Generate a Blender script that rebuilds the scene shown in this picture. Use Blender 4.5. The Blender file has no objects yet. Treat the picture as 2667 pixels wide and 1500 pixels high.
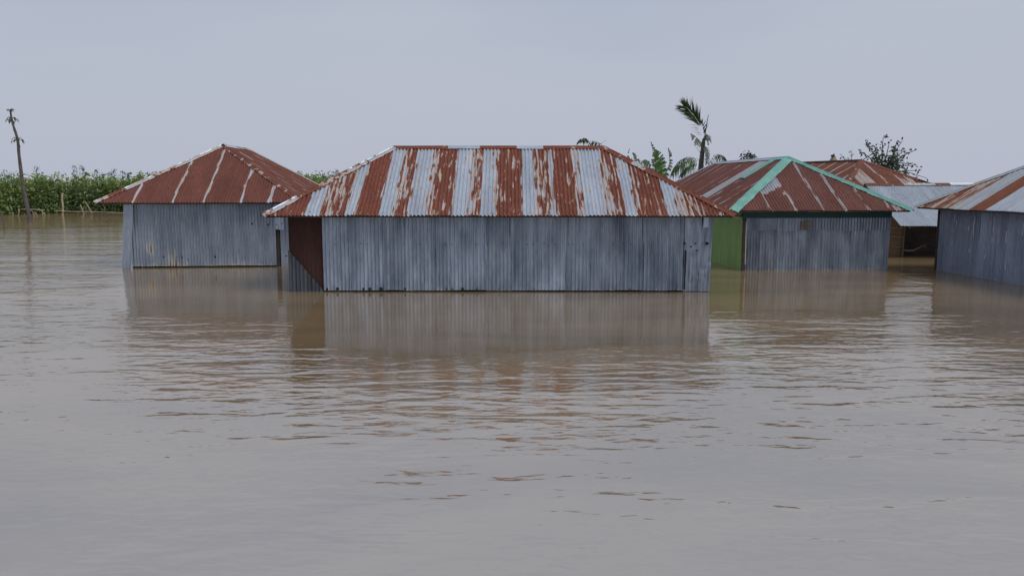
import bpy, math, random
import numpy as np
from mathutils import Vector, Matrix, noise as mnoise

# ------------------------------------------------------------------ camera, sky, sun, exposure
scene = bpy.context.scene
COL = scene.collection
F_PX, CAM_H, PITCH = 2093.0, 2.2, math.atan(276 / 2093.0)

cam_data = bpy.data.cameras.new('camera')
cam_data.sensor_width = 36.0
cam_data.lens = 36.0 * F_PX / 2667.0
cam_data.clip_end = 6000
cam = bpy.data.objects.new('camera', cam_data)
COL.objects.link(cam)
cam.location = (0, 0, CAM_H)
cam.rotation_euler = (math.pi / 2 - PITCH, 0, 0)
scene.camera = cam

SUN_EL, SUN_AZ = math.radians(50), math.radians(126)      # soft light from behind the viewer's right shoulder
world = bpy.data.worlds.new('World')
scene.world = world
world.use_nodes = True
wn, wl = world.node_tree.nodes, world.node_tree.links
wn.clear()
out = wn.new('ShaderNodeOutputWorld')
mixs = wn.new('ShaderNodeMixShader')
sky = wn.new('ShaderNodeTexSky')
sky.sky_type = 'NISHITA'
sky.sun_disc = False
sky.sun_elevation = SUN_EL
sky.sun_rotation = SUN_AZ
sky.dust_density = 4.0
sky.air_density = 1.5
bg1 = wn.new('ShaderNodeBackground')
bg1.inputs['Strength'].default_value = 0.06
wl.new(sky.outputs[0], bg1.inputs['Color'])
bg2 = wn.new('ShaderNodeBackground')                      # the closed cloud deck
bg2.inputs['Strength'].default_value = 1.0
tc = wn.new('ShaderNodeTexCoord')
mp = wn.new('ShaderNodeMapping')
mp.inputs['Scale'].default_value = (1.0, 1.0, 5.0)
nz = wn.new('ShaderNodeTexNoise')
nz.inputs['Scale'].default_value = 1.5
nz.inputs['Detail'].default_value = 4.0
nz.inputs['Roughness'].default_value = 0.45
wl.new(tc.outputs['Generated'], mp.inputs['Vector'])
wl.new(mp.outputs[0], nz.inputs['Vector'])
rp = wn.new('ShaderNodeValToRGB')
rp.color_ramp.elements[0].position = 0.3
rp.color_ramp.elements[0].color = (0.385, 0.455, 0.572, 1)
rp.color_ramp.elements[1].position = 0.7
rp.color_ramp.elements[1].color = (0.515, 0.552, 0.645, 1)
wl.new(nz.outputs['Fac'], rp.inputs['Fac'])
sep = wn.new('ShaderNodeSeparateXYZ')                     # the deck thins to pale haze low down
wl.new(tc.outputs['Generated'], sep.inputs[0])
mr_ = wn.new('ShaderNodeMapRange')
mr_.inputs['From Min'].default_value = -0.02
mr_.inputs['From Max'].default_value = 0.30
mr_.interpolation_type = 'SMOOTHSTEP'
wl.new(sep.outputs['Z'], mr_.inputs['Value'])
mxc = wn.new('ShaderNodeMix')
mxc.data_type = 'RGBA'
mxc.inputs[6].default_value = (0.505, 0.542, 0.645, 1)
wl.new(mr_.outputs[0], mxc.inputs[0])
wl.new(rp.outputs[0], mxc.inputs[7])
wl.new(mxc.outputs[2], bg2.inputs['Color'])
mixs.inputs[0].default_value = 0.90
wl.new(bg1.outputs[0], mixs.inputs[1])
wl.new(bg2.outputs[0], mixs.inputs[2])
wl.new(mixs.outputs[0], out.inputs['Surface'])

sun_data = bpy.data.lights.new('sun', 'SUN')
sun_data.energy = 1.4
sun_data.angle = math.radians(22)
sun_data.color = (1.0, 0.97, 0.93)
sun = bpy.data.objects.new('sun', sun_data)
COL.objects.link(sun)
sd = Vector((math.sin(SUN_AZ) * math.cos(SUN_EL), math.cos(SUN_AZ) * math.cos(SUN_EL), math.sin(SUN_EL)))
sun.rotation_euler = (-sd).to_track_quat('-Z', 'Y').to_euler()

vs = scene.view_settings
vs.view_transform = 'Standard'
vs.look = 'None'
vs.exposure = 0.0
vs.gamma = 1.0
vs.use_curve_mapping = False
scene.cycles.use_denoising = True
scene.cycles.max_bounces = 6

rnd = random.Random(7)
nrs = np.random.RandomState(11)


# ------------------------------------------------------------------ helpers
def at(u, v, Y):
    """a point seen at (u, v) of the photograph that stands Y metres ahead"""
    x, y = (u - 1333.5) / F_PX, (v - 750) / F_PX
    d = Vector((x, math.cos(PITCH) - y * math.sin(PITCH), -math.sin(PITCH) - y * math.cos(PITCH)))
    return d * (Y / d.y) + Vector((0, 0, CAM_H))


def link(name, me, mat=None, parent=None):
    o = bpy.data.objects.new(name, me)
    COL.objects.link(o)
    if mat is not None:
        me.materials.append(mat)
    if parent is not None:
        o.parent = parent
    return o


def empty(name, loc, rz=0.0):
    o = bpy.data.objects.new(name, None)
    o.empty_display_size = 0.3
    COL.objects.link(o)
    o.location = loc
    o.rotation_euler = (0, 0, rz)
    return o


def tag(o, label=None, cat=None, group=None, kind=None):
    if label: o['label'] = label
    if cat: o['category'] = cat
    if group: o['group'] = group
    if kind: o['kind'] = kind
    return o


class MB:
    """collects faces for one mesh"""
    def __init__(self):
        self.v, self.f = [], []

    def add(self, vs_, fs_):
        b = len(self.v)
        self.v += [tuple(p) for p in vs_]
        self.f += [tuple(i + b for i in f) for f in fs_]

    def box(self, c, s, rz=0.0):
        cx, cy, cz = c
        hx, hy, hz = s[0] / 2, s[1] / 2, s[2] / 2
        cr, sr = math.cos(rz), math.sin(rz)
        P = []
        for dz in (-hz, hz):
            for dx, dy in ((-hx, -hy), (hx, -hy), (hx, hy), (-hx, hy)):
                P.append((cx + dx * cr - dy * sr, cy + dx * sr + dy * cr, cz + dz))
        self.add(P, [(3, 2, 1, 0), (4, 5, 6, 7), (0, 1, 5, 4), (1, 2, 6, 5), (2, 3, 7, 6), (3, 0, 4, 7)])

    def bar(self, a, b, w, h, up=(0, 0, 1)):
        a, b = Vector(a), Vector(b)
        d = (b - a).normalized()
        s = d.cross(Vector(up))
        if s.length < 1e-4: s = d.cross(Vector((1, 0, 0)))
        s.normalize()
        t = s.cross(d).normalized()
        P = []
        for p in (a, b):
            for x, y in ((-1, -1), (1, -1), (1, 1), (-1, 1)):
                P.append(p + s * (x * w / 2) + t * (y * h / 2))
        self.add(P, [(3, 2, 1, 0), (4, 5, 6, 7), (0, 1, 5, 4), (1, 2, 6, 5), (2, 3, 7, 6), (3, 0, 4, 7)])

    def tube(self, pts, rad, n=7, cap=True):
        pts = [Vector(p) for p in pts]
        m = len(pts)
        ref = Vector((0.31, 0.2, 0.93))
        rows = []
        for i in range(m):
            d = (pts[min(i + 1, m - 1)] - pts[max(i - 1, 0)])
            if d.length < 1e-6: d = Vector((0, 0, 1))
            d.normalize()
            r_ = ref if abs(d.dot(ref)) < 0.95 else Vector((1, 0, 0))
            s = d.cross(r_).normalized()
            t = s.cross(d).normalized()
            r = rad[i] if isinstance(rad, (list, tuple)) else rad
            rows.append([pts[i] + s * (r * math.cos(2 * math.pi * k / n)) + t * (r * math.sin(2 * math.pi * k / n)) for k in range(n)])
        V = [p for r in rows for p in r]
        Fc = []
        for i in range(m - 1):
            for k in range(n):
                k2 = (k + 1) % n
                Fc.append((i * n + k, i * n + k2, (i + 1) * n + k2, (i + 1) * n + k))
        if cap:
            Fc.append(tuple(range(n - 1, -1, -1)))
            Fc.append(tuple((m - 1) * n + k for k in range(n)))
        self.add(V, Fc)

    def leaf(self, base, d, up, ln, wd, fold=0.25, droop=0.2, mf=0.45):
        """a pointed leaf of four faces"""
        base, d = Vector(base), Vector(d).normalized()
        s = d.cross(Vector(up))
        if s.length < 1e-3: s = d.cross(Vector((1, 0, 0.2)))
        s.normalize()
        n = s.cross(d).normalized()
        m = base + d * (ln * mf) + Vector((0, 0, -droop * ln * 0.12))
        tip = base + d * ln + Vector((0, 0, -droop * ln * 0.6))
        l = m + s * (wd / 2) + n * (fold * wd / 2)
        r = m - s * (wd / 2) + n * (fold * wd / 2)
        self.add([base, l, m, r, tip], [(0, 2, 1), (0, 3, 2), (1, 2, 4), (2, 3, 4)])

    def build(self, name, mat=None, parent=None, smooth=False, attrs=None):
        me = bpy.data.meshes.new(name)
        me.from_pydata(self.v, [], self.f)
        if smooth:
            me.polygons.foreach_set('use_smooth', [True] * len(me.polygons))
        me.update()
        return link(name, me, mat, parent)


# ------------------------------------------------------------------ materials
def newmat(name):
    m = bpy.data.materials.new(name)
    m.use_nodes = True
    n, l = m.node_tree.nodes, m.node_tree.links
    b = n['Principled BSDF']
    return m, n, l, b


def nnode(n, t, **kw):
    x = n.new(t)
    for k, v in kw.items():
        if k in x.inputs: x.inputs[k].default_value = v
        else: setattr(x, k, v)
    return x


def math_(n, l, op, a, b=None, clamp=False):
    x = n.new('ShaderNodeMath')
    x.operation = op
    x.use_clamp = clamp
    for i, v in enumerate((a, b)):
        if v is None: continue
        if isinstance(v, (int, float)): x.inputs[i].default_value = v
        else: l.new(v, x.inputs[i])
    return x.outputs[0]


def ramp(n, l, fac, stops, interp='LINEAR'):
    r = n.new('ShaderNodeValToRGB')
    r.color_ramp.interpolation = interp
    e = r.color_ramp.elements
    while len(e) < len(stops): e.new(0.5)
    for i, (p, c) in enumerate(stops):
        e[i].position = p
        e[i].color = (c[0], c[1], c[2], 1) if not isinstance(c, (int, float)) else (c, c, c, 1)
    l.new(fac, r.inputs['Fac'])
    return r.outputs['Color']


def mixc(n, l, fac, a, b, blend='MIX'):
    x = n.new('ShaderNodeMix')
    x.data_type = 'RGBA'
    x.blend_type = blend
    if isinstance(fac, (int, float)): x.inputs[0].default_value = fac
    else: l.new(fac, x.inputs[0])
    for i, v in ((6, a), (7, b)):
        if isinstance(v, tuple): x.inputs[i].default_value = (v[0], v[1], v[2], 1)
        else: l.new(v, x.inputs[i])
    return x.outputs[2]


def tin(name, zinc, zinc2, tan, rust, rust2, metal=0.55, rough=0.42, amp=0.95, streak=(13.0, 1.0), dents=0.0, zmix=0.25):
    """weathered corrugated iron: zinc, chalky weathering and rust, laid out by the sheet's own run and width"""
    m, n, l, b = newmat(name)
    uv = nnode(n, 'ShaderNodeUVMap', uv_map='run')
    ar = nnode(n, 'ShaderNodeAttribute', attribute_name='rust')
    at_ = nnode(n, 'ShaderNodeAttribute', attribute_name='tone')
    mp = nnode(n, 'ShaderNodeMapping')
    mp.inputs['Scale'].default_value = (streak[0], streak[1], 1)
    l.new(uv.outputs[0], mp.inputs['Vector'])
    n1 = nnode(n, 'ShaderNodeTexNoise', Scale=1.0, Detail=5.0, Roughness=0.62, Distortion=0.3)
    l.new(mp.outputs[0], n1.inputs['Vector'])
    mp2 = nnode(n, 'ShaderNodeMapping')
    mp2.inputs['Scale'].default_value = (30, 6, 1)
    l.new(uv.outputs[0], mp2.inputs['Vector'])
    n2 = nnode(n, 'ShaderNodeTexNoise', Scale=1.0, Detail=4.0, Roughness=0.6)
    l.new(mp2.outputs[0], n2.inputs['Vector'])
    mp3 = nnode(n, 'ShaderNodeMapping')
    mp3.inputs['Scale'].default_value = (3.0, 0.9, 1)
    l.new(uv.outputs[0], mp3.inputs['Vector'])
    n3 = nnode(n, 'ShaderNodeTexNoise', Scale=1.0, Detail=3.0, Roughness=0.5)
    l.new(mp3.outputs[0], n3.inputs['Vector'])
    a = math_(n, l, 'MULTIPLY', math_(n, l, 'SUBTRACT', n1.outputs['Fac'], 0.5), amp * 2.2)
    c = math_(n, l, 'MULTIPLY', math_(n, l, 'SUBTRACT', n2.outputs['Fac'], 0.5), amp * 0.45)
    s = math_(n, l, 'ADD', math_(n, l, 'ADD', a, c), ar.outputs['Fac'])
    zn = math_(n, l, 'ADD', math_(n, l, 'MULTIPLY', n3.outputs['Fac'], 1 - zmix), math_(n, l, 'MULTIPLY', n1.outputs['Fac'], zmix))
    zc = ramp(n, l, zn, [(0.34, zinc2), (0.64, zinc)])
    fine = ramp(n, l, n2.outputs['Fac'], [(0.3, (0.82,) * 3), (0.65, (1.06,) * 3)])
    zc = mixc(n, l, 1.0, zc, fine, 'MULTIPLY')
    rc = ramp(n, l, n2.outputs['Fac'], [(0.34, rust2), (0.6, rust)])
    rv = ramp(n, l, n3.outputs['Fac'], [(0.25, (0.80,) * 3), (0.75, (1.12,) * 3)])
    rc = mixc(n, l, 1.0, rc, rv, 'MULTIPLY')
    mt = ramp(n, l, s, [(0.26, 0.0), (0.42, 1.0)])
    mr = ramp(n, l, s, [(0.56, 0.0), (0.59, 1.0)])
    col = mixc(n, l, mr, mixc(n, l, mt, zc, tan), rc)
    tn = nnode(n, 'ShaderNodeCombineColor')
    for i in range(3): l.new(at_.outputs['Fac'], tn.inputs[i])
    col = mixc(n, l, 1.0, col, tn.outputs[0], 'MULTIPLY')
    l.new(col, b.inputs['Base Color'])
    l.new(math_(n, l, 'MULTIPLY', math_(n, l, 'SUBTRACT', 1.0, mt), metal), b.inputs['Metallic'])
    ro = math_(n, l, 'ADD', math_(n, l, 'MULTIPLY', mt, 0.9 - rough), rough)
    l.new(ro, b.inputs['Roughness'])
    b.inputs['Specular IOR Level'].default_value = 0.3
    bp = nnode(n, 'ShaderNodeBump', Strength=0.6, Distance=1.0)
    hgt = math_(n, l, 'MULTIPLY', n2.outputs['Fac'], 0.0016)
    if dents:
        mp4 = nnode(n, 'ShaderNodeMapping')
        mp4.inputs['Scale'].default_value = (9, 5, 1)
        l.new(uv.outputs[0], mp4.inputs['Vector'])
        n4 = nnode(n, 'ShaderNodeTexNoise', Scale=1.0, Detail=2.0, Roughness=0.4)
        l.new(mp4.outputs[0], n4.inputs['Vector'])
        hgt = math_(n, l, 'ADD', hgt, math_(n, l, 'MULTIPLY', n4.outputs['Fac'], dents))
    l.new(hgt, bp.inputs['Height'])
    l.new(bp.outputs[0], b.inputs['Normal'])
    return m


def simple(name, c1, c2, rough=0.8, scale=(6, 6, 6), metal=0.0, bump=0.004, detail=5.0, spec=0.3):
    m, n, l, b = newmat(name)
    tc = nnode(n, 'ShaderNodeTexCoord')
    mp = nnode(n, 'ShaderNodeMapping')
    mp.inputs['Scale'].default_value = scale
    l.new(tc.outputs['Object'], mp.inputs['Vector'])
    nz = nnode(n, 'ShaderNodeTexNoise', Scale=1.0, Detail=detail, Roughness=0.6)
    l.new(mp.outputs[0], nz.inputs['Vector'])
    l.new(ramp(n, l, nz.outputs['Fac'], [(0.3, c1), (0.7, c2)]), b.inputs['Base Color'])
    b.inputs['Roughness'].default_value = rough
    b.inputs['Metallic'].default_value = metal
    b.inputs['Specular IOR Level'].default_value = spec
    bp = nnode(n, 'ShaderNodeBump', Strength=0.5, Distance=1.0)
    l.new(math_(n, l, 'MULTIPLY', nz.outputs['Fac'], bump), bp.inputs['Height'])
    l.new(bp.outputs[0], b.inputs['Normal'])
    return m


def leafmat(name, stops, trans=0.25, patch=None):
    m, n, l, b = newmat(name)
    g = nnode(n, 'ShaderNodeNewGeometry')
    col = ramp(n, l, g.outputs['Random Per Island'], stops)
    if patch:                                             # stands of younger, yellower plants
        pn = nnode(n, 'ShaderNodeTexNoise', Scale=patch, Detail=3.0, Roughness=0.55)
        l.new(g.outputs['Position'], pn.inputs['Vector'])
        col = mixc(n, l, 1.0, col, ramp(n, l, pn.outputs['Fac'], [(0.38, (0.90, 0.92, 0.95)), (0.62, (2.0, 1.85, 1.5))]), 'MULTIPLY')
    l.new(col, b.inputs['Base Color'])
    b.inputs['Roughness'].default_value = 0.6
    b.inputs['Specular IOR Level'].default_value = 0.3
    tr = nnode(n, 'ShaderNodeBsdfTranslucent')
    l.new(ramp(n, l, g.outputs['Random Per Island'], [(p, (c[0] * 1.1, c[1] * 1.2, c[2] * 0.6)) for p, c in stops]), tr.inputs['Color'])
    mx = nnode(n, 'ShaderNodeMixShader')
    mx.inputs[0].default_value = trans
    l.new(b.outputs[0], mx.inputs[1])
    l.new(tr.outputs[0], mx.inputs[2])
    l.new(mx.outputs[0], n['Material Output'].inputs['Surface'])
    return m


ZI, ZI2 = (0.58, 0.61, 0.66), (0.45, 0.49, 0.55)
TAN = (0.44, 0.36, 0.31)
M = {}
M['roofA'] = tin('patchy_rusted_iron', ZI, ZI2, TAN, (0.222, 0.071, 0.043), (0.140, 0.044, 0.029), amp=1.2, streak=(15.0, 1.5))
M['roofB'] = tin('brown_rusted_iron', (0.6, 0.6, 0.62), (0.5, 0.5, 0.53), (0.46, 0.37, 0.32), (0.195, 0.070, 0.050), (0.140, 0.050, 0.037), amp=0.75)
M['roofC'] = tin('plum_rusted_iron', (0.52, 0.53, 0.56), (0.42, 0.43, 0.47), (0.42, 0.34, 0.30), (0.190, 0.078, 0.058), (0.135, 0.054, 0.044), amp=0.75)
M['roofE'] = tin('far_rusted_iron', (0.5, 0.48, 0.46), (0.42, 0.4, 0.38), (0.42, 0.33, 0.28), (0.22, 0.083, 0.052), (0.15, 0.056, 0.038), amp=0.9)
M['roofF'] = tin('plain_zinc_iron', (0.53, 0.56, 0.60), (0.42, 0.45, 0.49), (0.42, 0.36, 0.31), (0.25, 0.09, 0.05), (0.16, 0.06, 0.035), amp=0.6)
M['wallA'] = tin('weathered_zinc_wall', (0.375, 0.425, 0.495), (0.150, 0.183, 0.238), (0.30, 0.31, 0.33), (0.16, 0.09, 0.06), (0.10, 0.06, 0.045), metal=0.6, rough=0.40, amp=0.7, streak=(11, 0.45), dents=0.005, zmix=0.4)
M['wallB'] = tin('pale_zinc_wall', (0.375, 0.42, 0.48), (0.245, 0.285, 0.34), (0.36, 0.34, 0.32), (0.24, 0.14, 0.08), (0.15, 0.08, 0.05), metal=0.6, rough=0.40, amp=0.7, streak=(11, 0.45), dents=0.004)
M['wallC'] = tin('dented_zinc_wall', (0.34, 0.38, 0.44), (0.150, 0.175, 0.215), (0.27, 0.27, 0.28), (0.16, 0.09, 0.06), (0.10, 0.06, 0.045), metal=0.6, rough=0.40, amp=0.7, streak=(11, 0.45), dents=0.004, zmix=0.35)
M['wallD'] = tin('slate_zinc_wall', (0.27, 0.30, 0.38), (0.18, 0.205, 0.265), (0.25, 0.26, 0.29), (0.16, 0.09, 0.06), (0.10, 0.06, 0.045), metal=0.35, rough=0.55, amp=0.55, streak=(16, 0.5), dents=0.002)
M['shaded_rust'] = tin('shade_toned_rust', (0.2, 0.1, 0.08), (0.15, 0.08, 0.06), (0.13, 0.06, 0.05), (0.050, 0.022, 0.017), (0.034, 0.015, 0.012), metal=0.1, rough=0.7, amp=0.25)  # rust brown lowered to carry the shade of the middle house's left panel
M['timber'] = simple('grey_brown_timber', (0.10, 0.075, 0.055), (0.20, 0.155, 0.12), scale=(3, 3, 25))
M['dark_wood'] = simple('wet_and_shaded_wood', (0.030, 0.024, 0.020), (0.070, 0.052, 0.042), scale=(4, 4, 14))
M['pale_wood'] = simple('pale_batten_wood', (0.42, 0.36, 0.27), (0.58, 0.50, 0.38), scale=(4, 4, 14))
M['mat'] = simple('woven_bamboo_mat', (0.12, 0.075, 0.045), (0.23, 0.150, 0.092), scale=(18, 18, 60))
M['bamboo'] = simple('weathered_bamboo', (0.26, 0.20, 0.12), (0.44, 0.36, 0.24), scale=(4, 4, 9))
M['teal'] = simple('teal_painted_cap', (0.125, 0.330, 0.270), (0.235, 0.480, 0.405), rough=0.45, scale=(5, 5, 5), spec=0.5, bump=0.001)
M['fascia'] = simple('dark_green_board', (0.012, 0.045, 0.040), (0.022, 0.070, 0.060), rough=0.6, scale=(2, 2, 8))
M['green'] = simple('green_painted_sheet', (0.120, 0.245, 0.055), (0.215, 0.345, 0.070), rough=0.5, scale=(4, 4, 0.9), spec=0.4, bump=0.001)
M['hole'] = simple('black_hole', (0.004, 0.004, 0.005), (0.010, 0.010, 0.012))
M['white_smear'] = simple('white_paint_run', (0.45, 0.47, 0.50), (0.62, 0.63, 0.66))
M['bark'] = simple('grey_bark', (0.060, 0.048, 0.042), (0.135, 0.112, 0.100), scale=(9, 9, 5), bump=0.02)
M['twig'] = simple('thin_dark_twig', (0.045, 0.042, 0.036), (0.085, 0.078, 0.066), scale=(9, 9, 9))
M['straw'] = simple('old_straw', (0.22, 0.17, 0.13), (0.38, 0.31, 0.25), scale=(12, 12, 4), bump=0.03)
M['jute'] = leafmat('jute_leaves', [(0.0, (0.100, 0.145, 0.060)), (0.45, (0.165, 0.230, 0.090)), (0.85, (0.235, 0.315, 0.125)), (1.0, (0.40, 0.45, 0.26))], 0.45, patch=0.32)
M['jute_stem'] = simple('jute_stems', (0.050, 0.050, 0.028), (0.10, 0.095, 0.055))
M['sprig'] = leafmat('dusky_leaves', [(0.0, (0.038, 0.060, 0.040)), (1.0, (0.095, 0.130, 0.078))])
M['banana'] = leafmat('banana_leaf', [(0.0, (0.045, 0.095, 0.030)), (0.6, (0.090, 0.170, 0.050)), (1.0, (0.16, 0.24, 0.11))], 0.3)
M['pale_banana'] = leafmat('tattered_banana_leaf', [(0.0, (0.075, 0.105, 0.085)), (1.0, (0.17, 0.21, 0.17))], 0.3)
M['palm'] = leafmat('palm_leaflets', [(0.0, (0.022, 0.045, 0.014)), (0.7, (0.050, 0.085, 0.025)), (1.0, (0.10, 0.14, 0.04))])
M['treeleaf'] = leafmat('tree_leaves', [(0.0, (0.028, 0.046, 0.036)), (0.7, (0.055, 0.080, 0.052)), (1.0, (0.11, 0.15, 0.065))])


def water_material():
    m, n, l, b = newmat('silty_flood_water')
    g = nnode(n, 'ShaderNodeNewGeometry')
    ri = nnode(n, 'ShaderNodeAttribute', attribute_name='ripple')

    def wav(sx, sy, rot, detail, rough, dist=0.0):
        mp = nnode(n, 'ShaderNodeMapping')
        mp.inputs['Rotation'].default_value = (0, 0, math.radians(rot))
        mp.inputs['Scale'].default_value = (sx, sy, 1)
        l.new(g.outputs['Position'], mp.inputs['Vector'])
        t = nnode(n, 'ShaderNodeTexNoise', Scale=1.0, Detail=detail, Roughness=rough, Distortion=dist)
        l.new(mp.outputs[0], t.inputs['Vector'])
        return math_(n, l, 'SUBTRACT', t.outputs['Fac'], 0.5)
    patch = wav(0.16, 0.36, 10, 2.0, 0.5)
    pk = math_(n, l, 'ADD', math_(n, l, 'MULTIPLY', patch, 3.4), 0.85, True)      # gusts: patches of wind
    amp = math_(n, l, 'MULTIPLY', ri.outputs['Fac'], math_(n, l, 'ADD', math_(n, l, 'MULTIPLY', pk, 0.8), 0.2))
    w1 = math_(n, l, 'MULTIPLY', wav(2.8, 6.0, 18, 2.0, 0.45, 0.4), 0.0105)
    w2 = math_(n, l, 'MULTIPLY', wav(0.8, 2.5, -9, 2.0, 0.45, 0.8), 0.026)
    w3 = math_(n, l, 'MULTIPLY', wav(0.22, 0.75, 5, 1.0, 0.4, 0.3), 0.045)
    w4 = math_(n, l, 'MULTIPLY', wav(2.6, 5.6, -22, 2.0, 0.5, 0.4), 0.0095)
    hsum = math_(n, l, 'ADD', math_(n, l, 'ADD', math_(n, l, 'ADD', w1, w2), w3), w4)
    w5 = math_(n, l, 'MULTIPLY', wav(5.0, 11.0, 25, 2.0, 0.55, 0.5), 0.0030)
    hsum = math_(n, l, 'ADD', hsum, w5)
    calm = math_(n, l, 'ADD', math_(n, l, 'MULTIPLY', wav(0.8, 2.6, 3, 2.0, 0.5), 0.0050), math_(n, l, 'MULTIPLY', wav(4.0, 9.0, -8, 2.0, 0.5), 0.0016))
    hgt = math_(n, l, 'ADD', math_(n, l, 'MULTIPLY', hsum, amp), calm)
    bp = nnode(n, 'ShaderNodeBump', Strength=1.0, Distance=1.0)
    l.new(hgt, bp.inputs['Height'])
    l.new(bp.outputs[0], b.inputs['Normal'])
    silt = wav(0.16, 0.42, 14, 4.0, 0.6, 0.8)
    l.new(ramp(n, l, math_(n, l, 'ADD', silt, 0.5), [(0.34, (0.205, 0.142, 0.074)), (0.66, (0.310, 0.218, 0.120))]), b.inputs['Base Color'])
    b.inputs['Roughness'].default_value = 0.075
    b.inputs['IOR'].default_value = 5.6
    return m


M['water'] = water_material()


# ------------------------------------------------------------------ the flood water
def sstep(a, b, x):
    t = np.clip((x - a) / (b - a), 0, 1)
    return t * t * (3 - 2 * t)


def build_water():
    xs = np.concatenate([[-4000, -1500, -600, -250, -120], np.arange(-70, 70.1, 0.5), [120, 250, 600, 1500, 4000]])
    ys = np.concatenate([[-300, -80, -20], np.arange(-6, 80.1, 0.4), [120, 250, 600, 1500, 5000]])
    X, Y = np.meshgrid(xs, ys)
    # water lies calm in the lee of the houses and is ruffled out in the open
    wob = np.array([0.9 * mnoise.noise((x * .55, y * .35, 2.2)) + 0.4 * mnoise.noise((x * 1.7, y * .9, 5.1)) for x, y in zip(X.ravel(), Y.ravel())]).reshape(X.shape)

    def lee(y0, xa, xb, y1, xc, xd, soft):
        """wake behind a house: from its front at y0 (xa..xb) it narrows to y1 (xc..xd)"""
        t = np.clip((y0 - Y) / (y0 - y1), -0.4, 1.2)
        lo, hi = xa + (xc - xa) * t, xb + (xd - xb) * t
        inx = sstep(-0.35, 0.35, X - lo) * (1 - sstep(-0.35, 0.35, X - hi))
        return inx * sstep(y1 - soft, y1 + soft, Y + wob)
    c = np.maximum.reduce([lee(16.0, -4.6, 4.1, 10.3, -3.0, 2.8, 0.6), lee(20.7, -10.1, -5.0, 13.2, -6.6, -3.2, 0.8),
                           lee(20.0, 5.4, 9.6, 13.1, 3.5, 6.4, 0.8), lee(19.5, 10.3, 22, 13.6, 7.3, 15, 1.0) * 0.96])
    r = (1 - 0.985 * c) * (0.85 + 0.15 * sstep(4.5, 8.0, Y)) * (1.0 - 0.45 * sstep(24, 45, Y))
    nx, ny = len(xs), len(ys)
    V = np.stack([X.ravel(), Y.ravel(), np.zeros(X.size)], 1)
    i = np.arange(nx * ny).reshape(ny, nx)
    Fq = np.stack([i[:-1, :-1].ravel(), i[:-1, 1:].ravel(), i[1:, 1:].ravel(), i[1:, :-1].ravel()], 1)
    me = bpy.data.meshes.new('flood_water')
    me.from_pydata(V.tolist(), [], Fq.tolist())
    a = me.attributes.new('ripple', 'FLOAT', 'POINT')
    a.data.foreach_set('value', r.ravel().astype(np.float32))
    me.update()
    o = link('flood_water', me, M['water'])
    tag(o, 'brown silty flood water spreading around the tin houses', 'water', kind='structure')


build_water()


# ------------------------------------------------------------------ corrugated sheets
def sheet(name, parent, mat, O, U, V, N, u0, u1, vmin, vmax, rust=0.0, tone=1.0, pitch=0.076, amp=0.010,
          rows=8, per=6, lift=0.004, warp=0.006, shear=0.0, seed=0.0, edge=0.0, smooth=True, crest=0.05, bleed=0.06, rib=0.12, dents=()):
    """one corrugated iron sheet; u runs along the eave or wall foot, v up the slope or wall"""
    nc = max(4, int(round((u1 - u0) / pitch * per)) + 1)
    verts, uvs, ru, to = [], [], [], []
    for i in range(nc):
        u = u0 + (u1 - u0) * i / (nc - 1)
        a = vmin(u) if callable(vmin) else vmin
        b = vmax(u) if callable(vmax) else vmax
        a += edge * (mnoise.noise((u * 2.3, seed * 3.1, 4.2)) + 0.4 * mnoise.noise((u * 9, seed, 1.2)))
        if b < a + 0.006: b = a + 0.006
        s = (u - u0) / max(1e-6, u1 - u0)
        for j in range(rows + 1):
            v = a + (b - a) * j / rows
            w = warp * mnoise.noise((u * 1.7 + seed, v * 1.5, seed * 0.37)) + 0.35 * warp * mnoise.noise((u * 7, v * 5, seed))
            k = 0.85 + 0.35 * mnoise.noise((u * 1.1, v * 1.3, seed + 9.1))
            off = amp * k * math.cos(2 * math.pi * u / pitch) + lift * (1 - s) + w
            for du, dv, dr, dd in dents:
                off -= dd * math.exp(-((u - du) ** 2 + (v - dv) ** 2) / dr ** 2)
            verts.append(O + U * (u + shear * v) + V * v + N * off)
            uvs.append((u + seed * 7.13, v + seed * 1.7))
            ru.append((rust(u + bleed * mnoise.noise((v * 3.1, u * 1.5, seed)), v) if callable(rust) else rust) - crest * math.cos(2 * math.pi * u / pitch))
            to.append((tone(u, v) if callable(tone) else tone) * (1 + rib * mnoise.noise((math.floor(u / pitch + .5) * 1.73, v * .35 + seed, seed * 2.3))))
    r1 = rows + 1
    faces = [(i * r1 + j, (i + 1) * r1 + j, (i + 1) * r1 + j + 1, i * r1 + j + 1) for i in range(nc - 1) for j in range(rows)]
    me = bpy.data.meshes.new(name)
    me.from_pydata(verts, [], faces)
    ul = me.uv_layers.new(name='run')
    idx = np.empty(len(me.loops), dtype=np.int32)
    me.loops.foreach_get('vertex_index', idx)
    ul.data.foreach_set('uv', np.array(uvs, dtype=np.float32)[idx].ravel())
    for nm, arr in (('rust', ru), ('tone', to)):
        at2 = me.attributes.new(nm, 'FLOAT', 'POINT')
        at2.data.foreach_set('value', np.array(arr, dtype=np.float32))
    if smooth: me.polygons.foreach_set('use_smooth', [True] * len(me.polygons))
    me.update()
    return link(name, me, mat, parent)


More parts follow.
